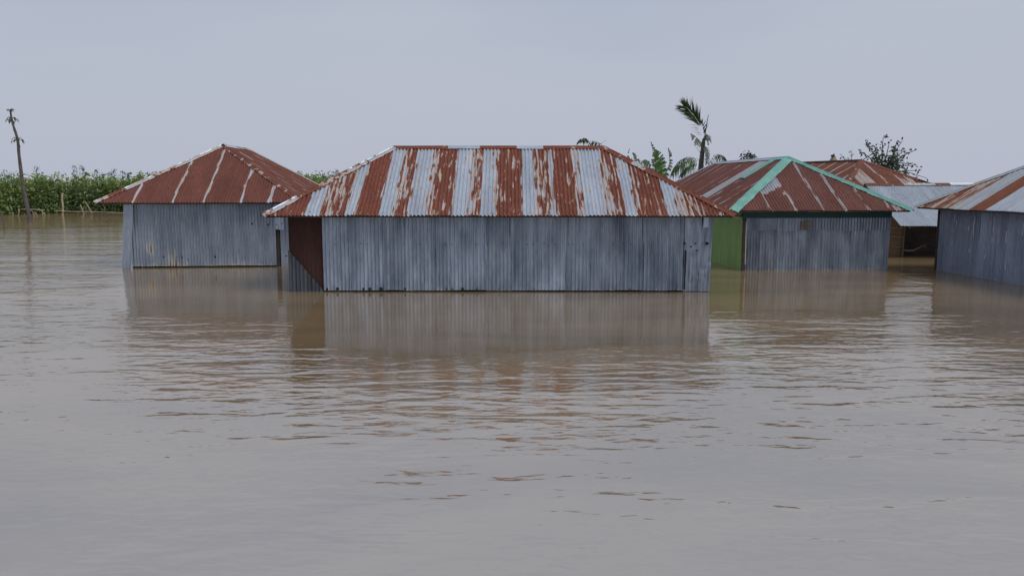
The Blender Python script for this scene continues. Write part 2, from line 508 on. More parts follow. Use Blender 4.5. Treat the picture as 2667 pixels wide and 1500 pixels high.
class Face:
    """a plane roof face: eave E0 > E1 seen from outside, top T0 > T1"""
    def __init__(s, E0, E1, T0, T1):
        s.E0, s.E1, s.T0, s.T1 = [Vector(p) for p in (E0, E1, T0, T1)]
        s.L = (s.E1 - s.E0).length
        s.U = (s.E1 - s.E0).normalized()
        t = s.T0 - s.E0
        up = t - s.U * t.dot(s.U)
        s.S = up.length
        s.V = up.normalized()
        s.N = s.U.cross(s.V).normalized()
        s.t0, s.t1 = t.dot(s.U), (s.T1 - s.E0).dot(s.U)

    def vmax(s, u):
        m = 1.0
        if s.t0 > 1e-4: m = min(m, u / s.t0)
        if s.L - s.t1 > 1e-4: m = min(m, (s.L - u) / (s.L - s.t1))
        return max(0.0, s.S * m)


def bands(lst, blur=0.012):
    """[(u_end, value), ...] > a step profile along the eave"""
    def f(u, v=0.0):
        for e, val in lst:
            if u < e: return val
        return lst[-1][1]
    return f


def roof_face(face, roof, mat, cuts, rust, tone=None, rows=8, per=6, name='roof_sheet', edge=0.012, over=0.035, seed0=0, amp=0.010, pitch=0.076, warp=0.007):
    for k in range(len(cuts) - 1):
        a, b = cuts[k], cuts[k + 1]
        lo = max(0.0, a)
        hi = min(face.L, b + (over if k < len(cuts) - 2 else 0))
        jit = rnd.uniform(-0.015, 0.02)
        sheet(name, roof, mat, face.E0, face.U, face.V, face.N, lo, hi, jit, face.vmax, rust=rust,
              tone=(tone[k] if tone else rnd.uniform(0.93, 1.05)), rows=rows, per=per, seed=seed0 + k * 1.37, edge=edge, amp=amp, pitch=pitch, warp=warp)


def cap(name, parent, mat, P, Q, d1, d2, nrm, w=0.13, rust=0.5, tone=1.0, seed=0.0, ribs=False, rise=0.035, jag=0.010, n=10):
    """folded flashing along P > Q; d1 and d2 point down the two slopes, nrm is up"""
    P, Q, d1, d2, nrm = [Vector(p) for p in (P, Q, d1, d2, nrm)]
    if ribs:
        prof = [(1, 1.0, 0.0), (1, 0.92, 0.012), (1, 0.66, 0.010), (1, 0.58, 0.026), (1, 0.48, 0.010), (1, 0.14, 0.012), (1, 0.05, 0.030),
                (2, 0.05, 0.030), (2, 0.14, 0.012), (2, 0.48, 0.010), (2, 0.58, 0.026), (2, 0.66, 0.010), (2, 0.92, 0.012), (2, 1.0, 0.0)]
    else:
        prof = [(1, 1.0, 0.0), (1, 0.9, 0.006), (1, 0.5, 0.006), (1, 0.18, 0.010), (1, 0.06, 0.022),
                (2, 0.06, 0.022), (2, 0.18, 0.010), (2, 0.5, 0.006), (2, 0.9, 0.006), (2, 1.0, 0.0)]
    verts, uvs = [], []
    L = (Q - P).length
    for i in range(n + 1):
        t = i / n
        c = P.lerp(Q, t)
        for side, f, h in prof:
            d = d1 if side == 1 else d2
            ww = w * f
            if f == 1.0: ww += jag * mnoise.noise((t * L * 6, seed + side, 0.3)) * 2
            wob = 0.006 * mnoise.noise((t * L * 1.5, seed, 5.0 + side))
            verts.append(c + d * ww + nrm * (rise + h + wob))
            uvs.append((t * L * 0.4 + seed * 3, (f if side == 1 else -f) * w * 4 + seed))
    m = len(prof)
    faces = [(i * m + j, (i + 1) * m + j, (i + 1) * m + j + 1, i * m + j + 1) for i in range(n) for j in range(m - 1)]
    me = bpy.data.meshes.new(name)
    me.from_pydata([tuple(v) for v in verts], [], faces)
    ul = me.uv_layers.new(name='run')
    idx = np.empty(len(me.loops), dtype=np.int32)
    me.loops.foreach_get('vertex_index', idx)
    ul.data.foreach_set('uv', np.array(uvs, dtype=np.float32)[idx].ravel())
    for nm, val in (('rust', rust), ('tone', tone)):
        a2 = me.attributes.new(nm, 'FLOAT', 'POINT')
        a2.data.foreach_set('value', np.full(len(verts), val, dtype=np.float32))
    me.update()
    return link(name, me, mat, parent)


def down_dir(face, line):
    """direction inside the face, square to the line, pointing down the slope"""
    l = Vector(line).normalized()
    d = face.N.cross(l)
    if d.z > 0: d = -d
    return d.normalized()


def cap_run(name, parent, mats, P, Q, f1, f2, segs, **kw):
    """a run of overlapping caps; segs = [(t0, t1, material key, rust)]"""
    P, Q = Vector(P), Vector(Q)
    d1, d2 = down_dir(f1, Q - P), down_dir(f2, Q - P)
    nrm = (f1.N + f2.N).normalized()
    for k, (a, b, mk, r) in enumerate(segs):
        cap(name, parent, M[mk], P.lerp(Q, a), P.lerp(Q, min(1.0, b + 0.01)), d1, d2, nrm, rust=r, seed=kw.get('seed', 0) + k * 1.9,
            w=kw.get('w', 0.13), ribs=kw.get('ribs', False), rise=kw.get('rise', 0.020) + 0.004 * (k % 2), n=kw.get('n', 10))


def hip_faces(a, b, ze, zr, R0, R1, axis):
    """a x b half sizes of the eave; R0, R1 ridge ends along the axis"""
    c = [(-a, -b, ze), (a, -b, ze), (a, b, ze), (-a, b, ze)]
    if axis == 'x':
        r0, r1 = (R0, 0, zr), (R1, 0, zr)
        fr, ri, ba, le = Face(c[0], c[1], r0, r1), Face(c[1], c[2], r1, r1), Face(c[2], c[3], r1, r0), Face(c[3], c[0], r0, r0)
        hips = [(r0, c[0], le, fr), (r1, c[1], fr, ri), (r1, c[2], ri, ba), (r0, c[3], ba, le)]
    else:
        r0, r1 = (0, R0, zr), (0, R1, zr)      # r0 nearer the front
        fr, ri, ba, le = Face(c[0], c[1], r0, r0), Face(c[1], c[2], r0, r1), Face(c[2], c[3], r1, r1), Face(c[3], c[0], r1, r0)
        hips = [(r0, c[0], le, fr), (r0, c[1], fr, ri), (r1, c[2], ri, ba), (r1, c[3], ba, le)]
    return fr, ri, ba, le, r0, r1, hips, c


def roof_frame(root, c, hips, r0, r1, ze):
    """eave battens, rafters and ridge pole below the sheets"""
    mb = MB()
    ins = 0.06
    drop = 0.045
    cc = [Vector(p) * 1.0 for p in c]
    cen = sum(cc, Vector()) / 4
    q = [Vector((p.x - math.copysign(ins, p.x), p.y - math.copysign(ins, p.y), ze - drop + ins * 0.5)) for p in cc]
    for i in range(4): mb.bar(q[i], q[(i + 1) % 4], 0.05, 0.045)
    for top, bot, _, _ in hips:
        t, b_ = Vector(top), Vector(bot)
        t.z -= 0.07; b_.z -= 0.06
        b_ = b_.lerp(t, 0.03)
        mb.bar(t, b_, 0.05, 0.06)
    mb.bar(Vector(r0) - Vector((0, 0, 0.07)), Vector(r1) - Vector((0, 0, 0.07)), 0.06, 0.08)
    return mb.build('roof', M['dark_wood'], root)  # dark wood colour stands in for the shadow line under the eaves


def wall_frame(root, x0, x1, y0, y1, zt):
    mb = MB()
    for x in (x0 + 0.06, (x0 + x1) / 2, x1 - 0.06):
        for y in (y0 + 0.07, y1 - 0.07):
            mb.box((x, y, zt / 2 - 0.25), (0.09, 0.09, zt + 0.5))
    for y in (y0 + 0.07, y1 - 0.07):
        mb.bar((x0 + 0.05, y, zt - 0.10), (x1 - 0.05, y, zt - 0.10), 0.05, 0.08)
    for x in (x0 + 0.06, x1 - 0.06):
        mb.bar((x, y0 + 0.05, zt - 0.16), (x, y1 - 0.05, zt - 0.16), 0.05, 0.08)
    return mb.build('wall', M['dark_wood'], root)


def wall_run(wall, mat, A, B, cuts, z0, z1, rust=0.0, tones=None, amp=0.009, pitch=0.076, rows=10, per=6, name='wall_sheet', warp=0.010,
             edge=0.006, seed0=0.0, over=0.03, shears=None, lift=0.004, rib=0.26, dentn=0, dentd=0.012):
    A, B = Vector((A[0], A[1], 0)), Vector((B[0], B[1], 0))
    U = (B - A).normalized()
    N = U.cross(Vector((0, 0, 1)))
    res = []
    for k in range(len(cuts) - 1):
        dn = [(rnd.uniform(cuts[k], cuts[k + 1]), rnd.uniform(0.15, 1.35), rnd.uniform(.025, .06), rnd.uniform(-.6, 1) * dentd) for _ in range(dentn)]
        hi = cuts[k + 1] + (over if k < len(cuts) - 2 else 0)
        res.append(sheet(name, wall, mat, A, U, Vector((0, 0, 1)), N, cuts[k], hi, z0(k) if callable(z0) else z0, z1, rust=rust,
              tone=(tones[k] if tones else rnd.uniform(0.86, 1.08)), rows=rows, per=per, amp=amp, pitch=pitch, seed=seed0 + k * 2.11,
              warp=warp, edge=edge, lift=lift, rib=rib, dents=dn, shear=(shears[k] if shears else 0.0)))
    return res


def even(L, w, jit=0.0):
    n = max(1, int(round(L / w)))
    c = [L * i / n for i in range(n + 1)]
    return [x + (rnd.uniform(-jit, jit) if 0 < i < n else 0) for i, x in enumerate(c)]


def dots(name, parent, mat, pts, n_dir):
    """small irregular spots a couple of millimetres proud of a sheet"""
    mb = MB()
    nd = Vector(n_dir)
    s = nd.cross(Vector((0, 0, 1))).normalized()
    t = Vector((0, 0, 1)) if abs(nd.z) < 0.3 else s.cross(nd).normalized()
    for p, rx, rz in pts:
        p = Vector(p)
        ring = [p + s * (rx * math.cos(a) * rnd.uniform(0.75, 1.15)) + t * (rz * math.sin(a) * rnd.uniform(0.75, 1.15)) for a in [2 * math.pi * k / 7 for k in range(7)]]
        mb.add([p + nd * 0.004] + ring, [(0, k + 1, (k + 1) % 7 + 1) for k in range(7)])
    return mb.build(name, mat, parent)


# ------------------------------------------------------------------ house A: the long middle house
def px_u(px, c, X0):
    return (px - 1333.5) * c / F_PX - X0


def house_A():
    a, b, ze, zr = 4.61, 2.27, 1.55, 2.95
    cx, cy = -0.25, 15.67 + b
    H = empty('tin_house', (cx, cy, 0))
    tag(H, 'long grey tin house in the middle with rust and silver striped hip roof', 'house', 'tin houses standing in the flood')
    fr, ri, ba, le, r0, r1, hips, c = hip_faces(a, b, ze, zr, -2.36, 2.28, 'x')
    roof = roof_frame(H, c, hips, r0, r1, ze)
    X0 = -4.86
    z3 = lambda x: px_u(670 + .2898 * x, 15.62, X0)
    z4 = lambda x: px_u(1280 + .2899 * x, 15.62, X0)
    prof = [(z3(250), 0.75), (z3(420), 0.95), (z3(545), 0.02), (z3(690), 0.52), (z3(790), 0.66), (z3(862), 0.05), (z3(885), 0.42),
            (z3(1085), 1.0), (z3(1205), 0.0), (z3(1300), 0.55), (z3(1345), 0.72), (z3(1500), 0.08), (z3(1565), 0.50), (z3(1745), 0.80), (z3(1868), 0.0),
            (z3(1925), 0.36), (z3(2000), 0.60), (z3(2105), 0.02), (z4(-40), 0.60), (z4(50), 0.40), (z4(280), 0.82), (z4(395), 0.0), (z4(470), 0.52),
            (z4(555), 0.62), (z4(585), 0.15), (z4(770), 0.88), (z4(850), 0.50), (z4(1040), 0.03), (z4(1120), 0.48), (z4(1218), 0.72), (z4(1310), 0.02),
            (z4(1390), 0.60), (z4(1590), 0.86), (z4(1690), 0.02), (z4(1800), 0.52), (z4(1900), 0.62), (z4(2060), 0.80), (99, 0.45)]
    bf = bands(prof)
    cuts = [0, z3(420), z3(790), z3(1085), z3(1360), z3(1745), z3(2003), z4(280), z4(572), z4(850), z4(1215), z4(1590), z4(1905), 2 * a]
    roof_face(fr, roof, M['roofA'], cuts, bf, rows=10, per=8, seed0=3, edge=0.012, amp=0.0165, tone=[1, .97, 1.02, 1, .98, 1.03, 1, .97, 1, 1.02, .98, 1, .96])
    for fc, sd_ in ((le, 40), (ri, 60)):
        roof_face(fc, roof, M['roofA'], even(fc.L, 0.8), lambda u, v: 0.62 + 0.4 * math.sin(u * 5), rows=5, per=5, seed0=sd_)
    roof_face(ba, roof, M['roofA'], [0, ba.L], 0.7, rows=4, per=4, seed0=80, name='back_roof_slope')
    # flashings
    cap_run('ridge_cap', roof, M, r0, r1, fr, ba, [(0, .26, 'roofA', .95), (.26, .40, 'roofA', -.1), (.40, .585, 'roofA', .95), (.585, .70, 'roofA', -.1), (.70, 1, 'roofA', .95)], w=0.10, seed=1)
    cap_run('hip_cap', roof, M, *hips[0], [(0, .22, 'roofA', .28), (.22, .42, 'roofA', .46), (.42, .60, 'roofA', .50), (.60, .76, 'roofA', .85), (.76, .95, 'roofA', .28), (.95, 1, 'roofA', .6)], w=0.12, seed=5)
    cap_run('hip_cap', roof, M, *hips[1], [(0, .24, 'roofA', .9), (.24, .34, 'roofA', .42), (.34, .7, 'roofA', .98), (.7, 1, 'roofA', .92)], w=0.12, seed=9)
    for h in hips[2:]: cap_run('hip_cap', roof, M, *h, [(0, 1, 'roofA', .8)], w=0.12, seed=14)
    # walls
    x0, x1, y0, y1, zt = -4.23, 4.22, 16.10 - cy, 1.85, 1.74
    wall = wall_frame(H, x0, x1, y0 + 0.03, y1, zt)
    X = lambda px: (px - 1333.5) * 16.22 / F_PX - cx
    fx = [844, 916, 1003, 1054, 1100, 1172, 1266, 1330, 1402, 1474, 1560, 1600, 1672, 1735, 1782]
    cuts = [X(p) - x0 for p in fx]
    cuts[-1] = X(1782) - x0
    tones = [1.10, 1.06, .96, 1.02, 1.08, 1.12, .93, 1.0, 1.05, .95, .92, .88, .94, .86]
    wall_run(wall, M['wallA'], (x0, y0), (x1, y0), cuts, lambda k: 0.024 + 0.004 * (k % 3), zt, rust=lambda u, v: 0.05 + 0.30 * max(0, 0.10 - v) / 0.10, tones=tones, amp=0.017, warp=0.022, seed0=20, rows=26, dentn=4, dentd=0.018)
    wall_run(wall, M['wallA'], (x0, y0 - 0.012), (x1, y0 - 0.012), [X(1779) - x0, X(1818) - x0, X(1847) - x0], 0.012, zt, tones=[.95, .88], amp=0.008, warp=0.034, seed0=61, rows=40, per=9, dentn=22, dentd=0.030, shears=[.006, .035])
    # rust sheet at the left end, shadow put into its dark brown, with a torn scrap of grey iron across its foot
    wall_run(wall, M['shaded_rust'], (x0, y0 + 0.022), (x1, y0 + 0.022), [0.0, 0.34, X(850) - x0], -0.3, zt, rust=1.0, tones=[1, 1.1], amp=0.004, warp=0.01, seed0=90, name='shade_dark_rust_sheet')
    wb = X(844) - x0
    sheet('torn_scrap_sheet', wall, M['wallC'], Vector((x0, y0, 0)), Vector((1, 0, 0)), Vector((0, 0, 1)), Vector((0, -1, 0)), -0.02, wb - 0.02, -0.02,
          lambda u: max(0.03, 0.83 - 0.99 * u / 1.0 * (0.80 / (wb - 0.02))), rust=0.25, tone=0.34, rows=6, amp=0.018, warp=0.012, seed=33)
    mb = MB()
    mb.bar((x0 + 0.03, y0 + 0.085, -0.4), (x0 + 0.03, y0 + 0.085, zt), 0.05, 0.05)
    mb.build('corner_post', M['dark_wood'], wall)
    wall_run(wall, M['wallA'], (x1, y0 + .05), (x1, y1), even(y1 - y0, .75), -0.3, zt, seed0=70, per=4, rows=4)
    wall_run(wall, M['wallA'], (x0, y1), (x0, y0 + .05), even(y1 - y0, .75), -0.3, zt, seed0=75, per=4, rows=4)
    wall_run(wall, M['wallA'], (x1, y1), (x0, y1), [0, x1 - x0], -0.3, zt, seed0=79, per=3, rows=3, name='back_wall_sheet')
    # nail holes and lap nails
    P = [((X(p), y0 - 0.026, z), r, r * 1.1) for p, z, r in [(852, .055, .026), (879, .06, .032), (947, .06, .024), (963, .058, .030), (992, .06, .032), (1056, .06, .024),
         (1131, .065, .010), (1163, .06, .018), (1177, .06, .020), (1205, .06, .030), (1242, .06, .016), (1300, .06, .012), (1392, .06, .012), (1505, .055, .012), (1640, .06, .012)]]
    P += [((X(p), y0 - 0.026, 0.965 + rnd.uniform(-.012, .012)), .011, .013) for p in (875, 943, 961, 1055, 1094, 1161, 1178, 1242, 1271, 1308, 1373, 1389, 1416, 1444, 1479, 1489, 1517, 1595, 1622, 1641)]
    P += [((X(p), y0 - 0.045, z), r, r) for p, z, r in [(1780, .98, .022), (1796, .92, .020), (1807, .98, .018), (1838, .98, .035), (1811, .84, .02)]]
    tag(dots('nail_holes', wall, M['hole'], P, (0, -1, 0)), kind='stuff')
    mb = MB()
    mb.bar((X(1781.5), y0 - 0.04, 0.05), (X(1783), y0 - 0.04, 0.84), 0.026, 0.012, up=(0, -1, 0))
    mb.build('open_seam', M['hole'], wall)
    sheet('small_patch', wall, M['wallB'], Vector((X(1826), y0 - 0.055, 0)), Vector((1, 0, 0)), Vector((0, 0, 1)), Vector((0, -1, 0)), 0, .10, 1.30, 1.50, tone=1.2, amp=0.002, rows=4, seed=3.3)
    RN = []
    for v in (0.10, 1.0, 1.75):
        for k in range(24):
            u = 0.5 + k * 0.36 + rnd.uniform(-.06, .06)
            if v < fr.vmax(u) - 0.1:
                RN.append((fr.E0 + fr.U * u + fr.V * (v + rnd.uniform(-.02, .02)) + fr.N * 0.017, .012, .012))
    tag(dots('roof_nails', roof, M['hole'], RN, fr.N), kind='stuff')
    # the curled corner above the middle of the eave
    mb = MB()
    return H


house_A()


# ------------------------------------------------------------------ house B: the left house
def house_B():
    a, b, ze, zr = 2.56, 4.05, 1.68, 3.22
    rot = math.radians(5)
    fc_ = Vector((-7.93, 20.46, 0))
    org = fc_ + Vector((-math.sin(rot), math.cos(rot), 0)) * b
    H = empty('tin_house', org, rot)
    tag(H, 'left tin house with an all brown rusted hip roof and pale seams', 'house', 'tin houses standing in the flood')
    fr, ri, ba, le, r0, r1, hips, c = hip_faces(a, b, ze, zr, -b + 2.56, b - 2.5, 'y')
    roof = roof_frame(H, c, hips, r0, r1, ze)
    seams = [0.93, 1.90, 2.66, 3.58, 4.30]

    def rf(u, v):
        for s in seams:
            if abs(u - s) < 0.034: return 0.30
        return 1.02
    roof_face(fr, roof, M['roofB'], [0] + seams + [2 * a], rf, rows=9, per=8, seed0=101, amp=0.0135, tone=[.98, 1.0, 1.03, .97, 1.0, .98])
    cs = even(ri.L, 0.78)
    roof_face(ri, roof, M['roofB'], cs, lambda u, v: 0.42 if min(abs(u - s) for s in cs) < 0.03 and math.sin(v * 7 + u * 3) > -.2 else 1.0, rows=6, per=5, seed0=120, amp=0.013)
    roof_face(le, roof, M['roofB'], even(le.L, 0.8), 0.95, rows=4, per=4, seed0=140)
    roof_face(ba, roof, M['roofB'], [0, ba.L], 0.95, rows=4, per=4, seed0=150, name='back_roof_slope')
    cap_run('ridge_cap', roof, M, r0, r1, ri, le, [(0, .5, 'roofB', .1), (.5, 1, 'roofB', .55)], w=0.11, seed=21)
    cap_run('hip_cap', roof, M, *hips[0], [(0, .38, 'roofB', .30), (.38, .56, 'roofB', .50), (.56, .78, 'roofB', .34), (.78, 1, 'roofB', .62)], w=0.11, seed=23)
    cap_run('hip_cap', roof, M, *hips[1], [(0, .3, 'roofB', .70), (.3, .62, 'roofB', .66), (.62, 1, 'roofB', .72)], w=0.085, seed=29)
    cap_run('hip_cap', roof, M, *hips[2], [(0, 1, 'roofB', .35)], w=0.09, seed=33)
    cap_run('hip_cap', roof, M, *hips[3], [(0, 1, 'roofB', .7)], w=0.10, seed=35)
    mb = MB()                                                # black plug standing for the shade in the open front ridge end
    mb.tube([Vector(r0) + Vector((0, -0.10, 0.0)), Vector(r0) + Vector((0, 0.05, 0.015))], [0.02, 0.035], 8)
    mb.build('ridge_mouth_shade', M['hole'], roof)
    x0, x1, y0, y1, zt = -1.86, 1.90, -b + 0.36, b - 0.4, 1.86
    wall = wall_frame(H, x0, x1, y0 + 0.02, y1, zt)

    def wr(u, v):
        r = 0.0
        if abs(u - 1.02) < 0.10: r = max(r, 0.62 - v * 0.9)
        if abs(u - 0.46) < 0.10 and 0.35 < v < 0.70: r = max(r, 0.40)
        if v < 0.12: r = max(r, 0.34)
        return r + 0.04
    L = x1 - x0
    wall_run(wall, M['wallB'], (x0, y0), (x1, y0), [0, .62, 1.28, 1.95, 2.6, 3.2, L - .10], lambda k: 0.035, zt, rust=wr, tones=[.98, .92, .95, .93, .97, 1.0], amp=0.019, warp=0.012, seed0=160, rib=0.10)
    # leaning corner sheet at the left end that runs on down into the water
    sheet('corner_sheet', wall, M['wallB'], Vector((x0 - 0.24, y0 - 0.05, 0)), Vector((0.985, -0.17, 0)).normalized(), Vector((0.07, -0.02, 1)).normalized(), Vector((-0.17, -0.985, 0)).normalized(),
          0.0, 0.25, lambda u: -0.25, 1.78, rust=0.0, tone=1.12, amp=0.004, rows=8, warp=0.012, seed=171, shear=0.03)
    # torn flap hanging out at the right end
    sheet('bent_flap_sheet', wall, M['wallB'], Vector((x1 - 0.12, y0 - 0.025, 0)), Vector((1, 0, 0)), Vector((0, 0, 1)), Vector((0, -1, 0)), 0.0, 0.24,
          lambda u: 0.98 - 0.10 * u, 1.8, rust=0.0, tone=1.1, amp=0.007, rows=6, warp=0.02, seed=175)
    wall_run(wall, M['wallD'], (x1, y0 + .03), (x1, y1), even(y1 - y0, .75), -0.3, zt, seed0=180, per=4, rows=4, tones=None)  # right side in darker slate iron, its shadow put into the colour
    wall_run(wall, M['wallB'], (x0, y1), (x0, y0 + .03), even(y1 - y0, .75), -0.3, zt, seed0=190, per=4, rows=4)
    wall_run(wall, M['wallB'], (x1, y1), (x0, y1), [0, L], -0.3, zt, seed0=195, per=3, rows=3, name='back_wall_sheet')
    X = lambda px: (px - 1333.5) * 20.75 / F_PX + 7.93 + 0.33
    P = [((X(p), y0 - 0.022, z), r, r) for p, z, r in [(623, 1.12, .026), (664, 1.10, .026), (687, 1.10, .034), (700, 1.13, .020), (395, .28, .022), (428, .27, .014), (441, .26, .026), (525, .27, .026), (708, .28, .022), (455, .20, .018), (600, .27, .012)]]
    tag(dots('nail_holes', wall, M['hole'], P, (0, -1, 0)), kind='stuff')


house_B()


# ------------------------------------------------------------------ house C: green trimmed house
def house_C():
    a, b, ze, zr = 2.28, 5.35, 1.50, 2.85
    rot = math.radians(3.5)
    fc_ = Vector((7.61, 19.74, 0))
    org = fc_ + Vector((-math.sin(rot), math.cos(rot), 0)) * b
    H = empty('tin_house', org, rot)
    tag(H, 'tin house with teal hip caps and a bright green painted side wall', 'house', 'tin houses standing in the flood')
    fr, ri, ba, le, r0, r1, hips, c = hip_faces(a, b, ze, zr, -b + 2.3, b - 2.2, 'y')
    roof = roof_frame(H, c, hips, r0, r1, ze)
    seams = [1.0, 1.61, 2.33, 2.86, 3.47]

    def rf(u, v):
        if 0.98 < u < 1.62 and v > 0.72 + 0.6 * (u - 1.0): return 0.14 if v < 1.55 else 0.5
        if abs(u - 1.61) < 0.05 and v < 1.0: return 0.30
        if abs(u - 2.33) < 0.026 or abs(u - 2.86) < 0.032: return 0.34
        if abs(u - 1.0) < 0.022 or abs(u - 3.47) < 0.022: return 0.42
        if u > 4.0: return 0.55
        return 1.02
    roof_face(fr, roof, M['roofC'], [0] + seams + [2 * a], rf, rows=9, per=8, seed0=201, amp=0.016, edge=0.022, tone=[1, .98, 1.02, 1, .97, 1.0])
    cs = even(le.L, 0.76)

    def lf(u, v):
        k = le.L - u                                          # metres back from the front corner
        if min(abs(u - s) for s in cs) < 0.028: return 0.34
        if 3.35 < k < 4.1: return 0.30
        if k < 0.25: return 0.4
        return 1.0
    roof_face(le, roof, M['roofC'], cs, lf, rows=7, per=6, seed0=220, amp=0.014)
    roof_face(ri, roof, M['roofC'], even(ri.L, 0.8), 0.95, rows=5, per=4, seed0=240)
    roof_face(ba, roof, M['roofC'], [0, ba.L], 0.95, rows=4, per=4, seed0=250, name='back_roof_slope')
    cap_run('hip_cap', roof, M, *hips[0], [(0, .52, 'teal', 0), (.50, 1, 'teal', 0)], w=0.17, seed=41, ribs=True, rise=0.02)
    cap_run('hip_cap', roof, M, *hips[1], [(0, .34, 'teal', 0), (.33, .68, 'teal', 0), (.67, 1, 'teal', 0)], w=0.12, seed=44, ribs=True, rise=0.02)
    cap_run('ridge_cap', roof, M, r0, r1, ri, le, [(0, .16, 'teal', 0), (.15, .6, 'roofC', .05), (.6, 1, 'roofC', .2)], w=0.13, seed=47, rise=0.024)
    for h in hips[2:]: cap_run('hip_cap', roof, M, *h, [(0, 1, 'roofC', .12)], w=0.09, seed=49)
    # a spare teal flashing laid down the left slope
    u_ = le.L - 3.05
    P_ = le.E0 + le.U * u_ + le.V * (le.S - 0.06)
    Q_ = le.E0 + le.U * (u_ - 0.02) + le.V * (le.S - 1.12)
    cap('loose_teal_flashing', roof, M['teal'], P_, Q_, le.U, -le.U, le.N, w=0.21, rise=0.024, seed=52, ribs=True)
    # walls
    x0, x1, y0, y1, zt = -1.86, 1.90, -b + 0.36, b - 0.4, 1.70
    wall = wall_frame(H, x0, x1, y0 + 0.05, y1, zt)
    L = x1 - x0
    wall_run(wall, M['wallC'], (x0 + 0.08, y0), (x1, y0), [0, .36, .78, 1.36, 1.95, 2.66, 3.25, L - .20], lambda k: -0.05, 1.03, tones=[.86, .80, 1.08, .95, 1.0, .98, 1.02],
             rust=lambda u, v: 0.04 + 0.34 * max(0, 0.10 - v) / 0.10, amp=0.019, warp=0.022, seed0=260, rows=22, dentn=4, dentd=0.022)
    wall_run(wall, M['wallC'], (x0 + 0.08, y0 - 0.016), (x1, y0 - 0.016), [0, .78, 1.32, 2.1, 2.9, L - .16], lambda k: 1.0 - 0.02 * (k % 2), 1.40, tones=[.80, 1.02, .82, .86, .9], rust=0.08,
             amp=0.009, warp=0.018, seed0=280, rows=4, name='upper_wall_sheet')
    wall_run(wall, M['wallD'], (x0 + 0.08, y0 + 0.004), (x1, y0 + 0.004), [L - .24, L - .06], -0.1, 1.34, tones=[.8], seed0=290, warp=0.025, name='wall_end_sheet')
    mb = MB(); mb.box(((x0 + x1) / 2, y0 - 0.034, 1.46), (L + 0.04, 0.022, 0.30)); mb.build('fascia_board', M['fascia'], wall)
    mb = MB(); mb.box((x0 + 0.035, y0 - 0.004, 0.5), (0.06, 0.07, 1.76)); mb.build('corner_post', M['dark_wood'], wall)
    mb = MB(); mb.bar((x0 + 0.085, y0 - 0.022, 0.16), (x0 + 0.075, y0 - 0.022, 1.22), 0.022, 0.018); mb.build('pale_edge_strip', M['pale_wood'], wall)
    mb = MB()
    for k, (dx, w_) in enumerate(((0, .085), (.095, .05), (.155, .10))):
        mb.box((x0 + 1.50 + dx, y0 - 0.042, 1.13 + 0.006 * k), (w_, 0.014, 0.20 + 0.02 * k))
    mb.build('wood_patch', M['timber'], wall)
    wall_run(wall, M['green'], (x0, y1), (x0, y0 + .02), even(y1 - y0 - .02, 1.0), -0.3, 1.34, amp=0.002, pitch=0.25, warp=0.006, seed0=300, rows=5, per=6, name='green_wall_sheet', edge=0)
    wall_run(wall, M['green'], (x0 + .02, y1), (x0 + .02, y0 + .02), even(y1 - y0 - .02, 2.0), 1.30, zt, amp=0.001, pitch=0.5, seed0=303, rows=3, name='upper_green_sheet', edge=0)
    mb = MB(); mb.bar((x0 - 0.03, y1, 1.33), (x0 - 0.03, y0 + 0.04, 1.31), 0.03, 0.045); mb.build('pale_batten', M['pale_wood'], wall)
    wall_run(wall, M['wallC'], (x1, y0 + .03), (x1, y1), even(y1 - y0, .8), -0.3, zt, seed0=310, per=4, rows=4)
    wall_run(wall, M['wallC'], (x1, y1), (x0, y1), [0, L], -0.3, zt, seed0=320, per=3, rows=3, name='back_wall_sheet')


house_C()


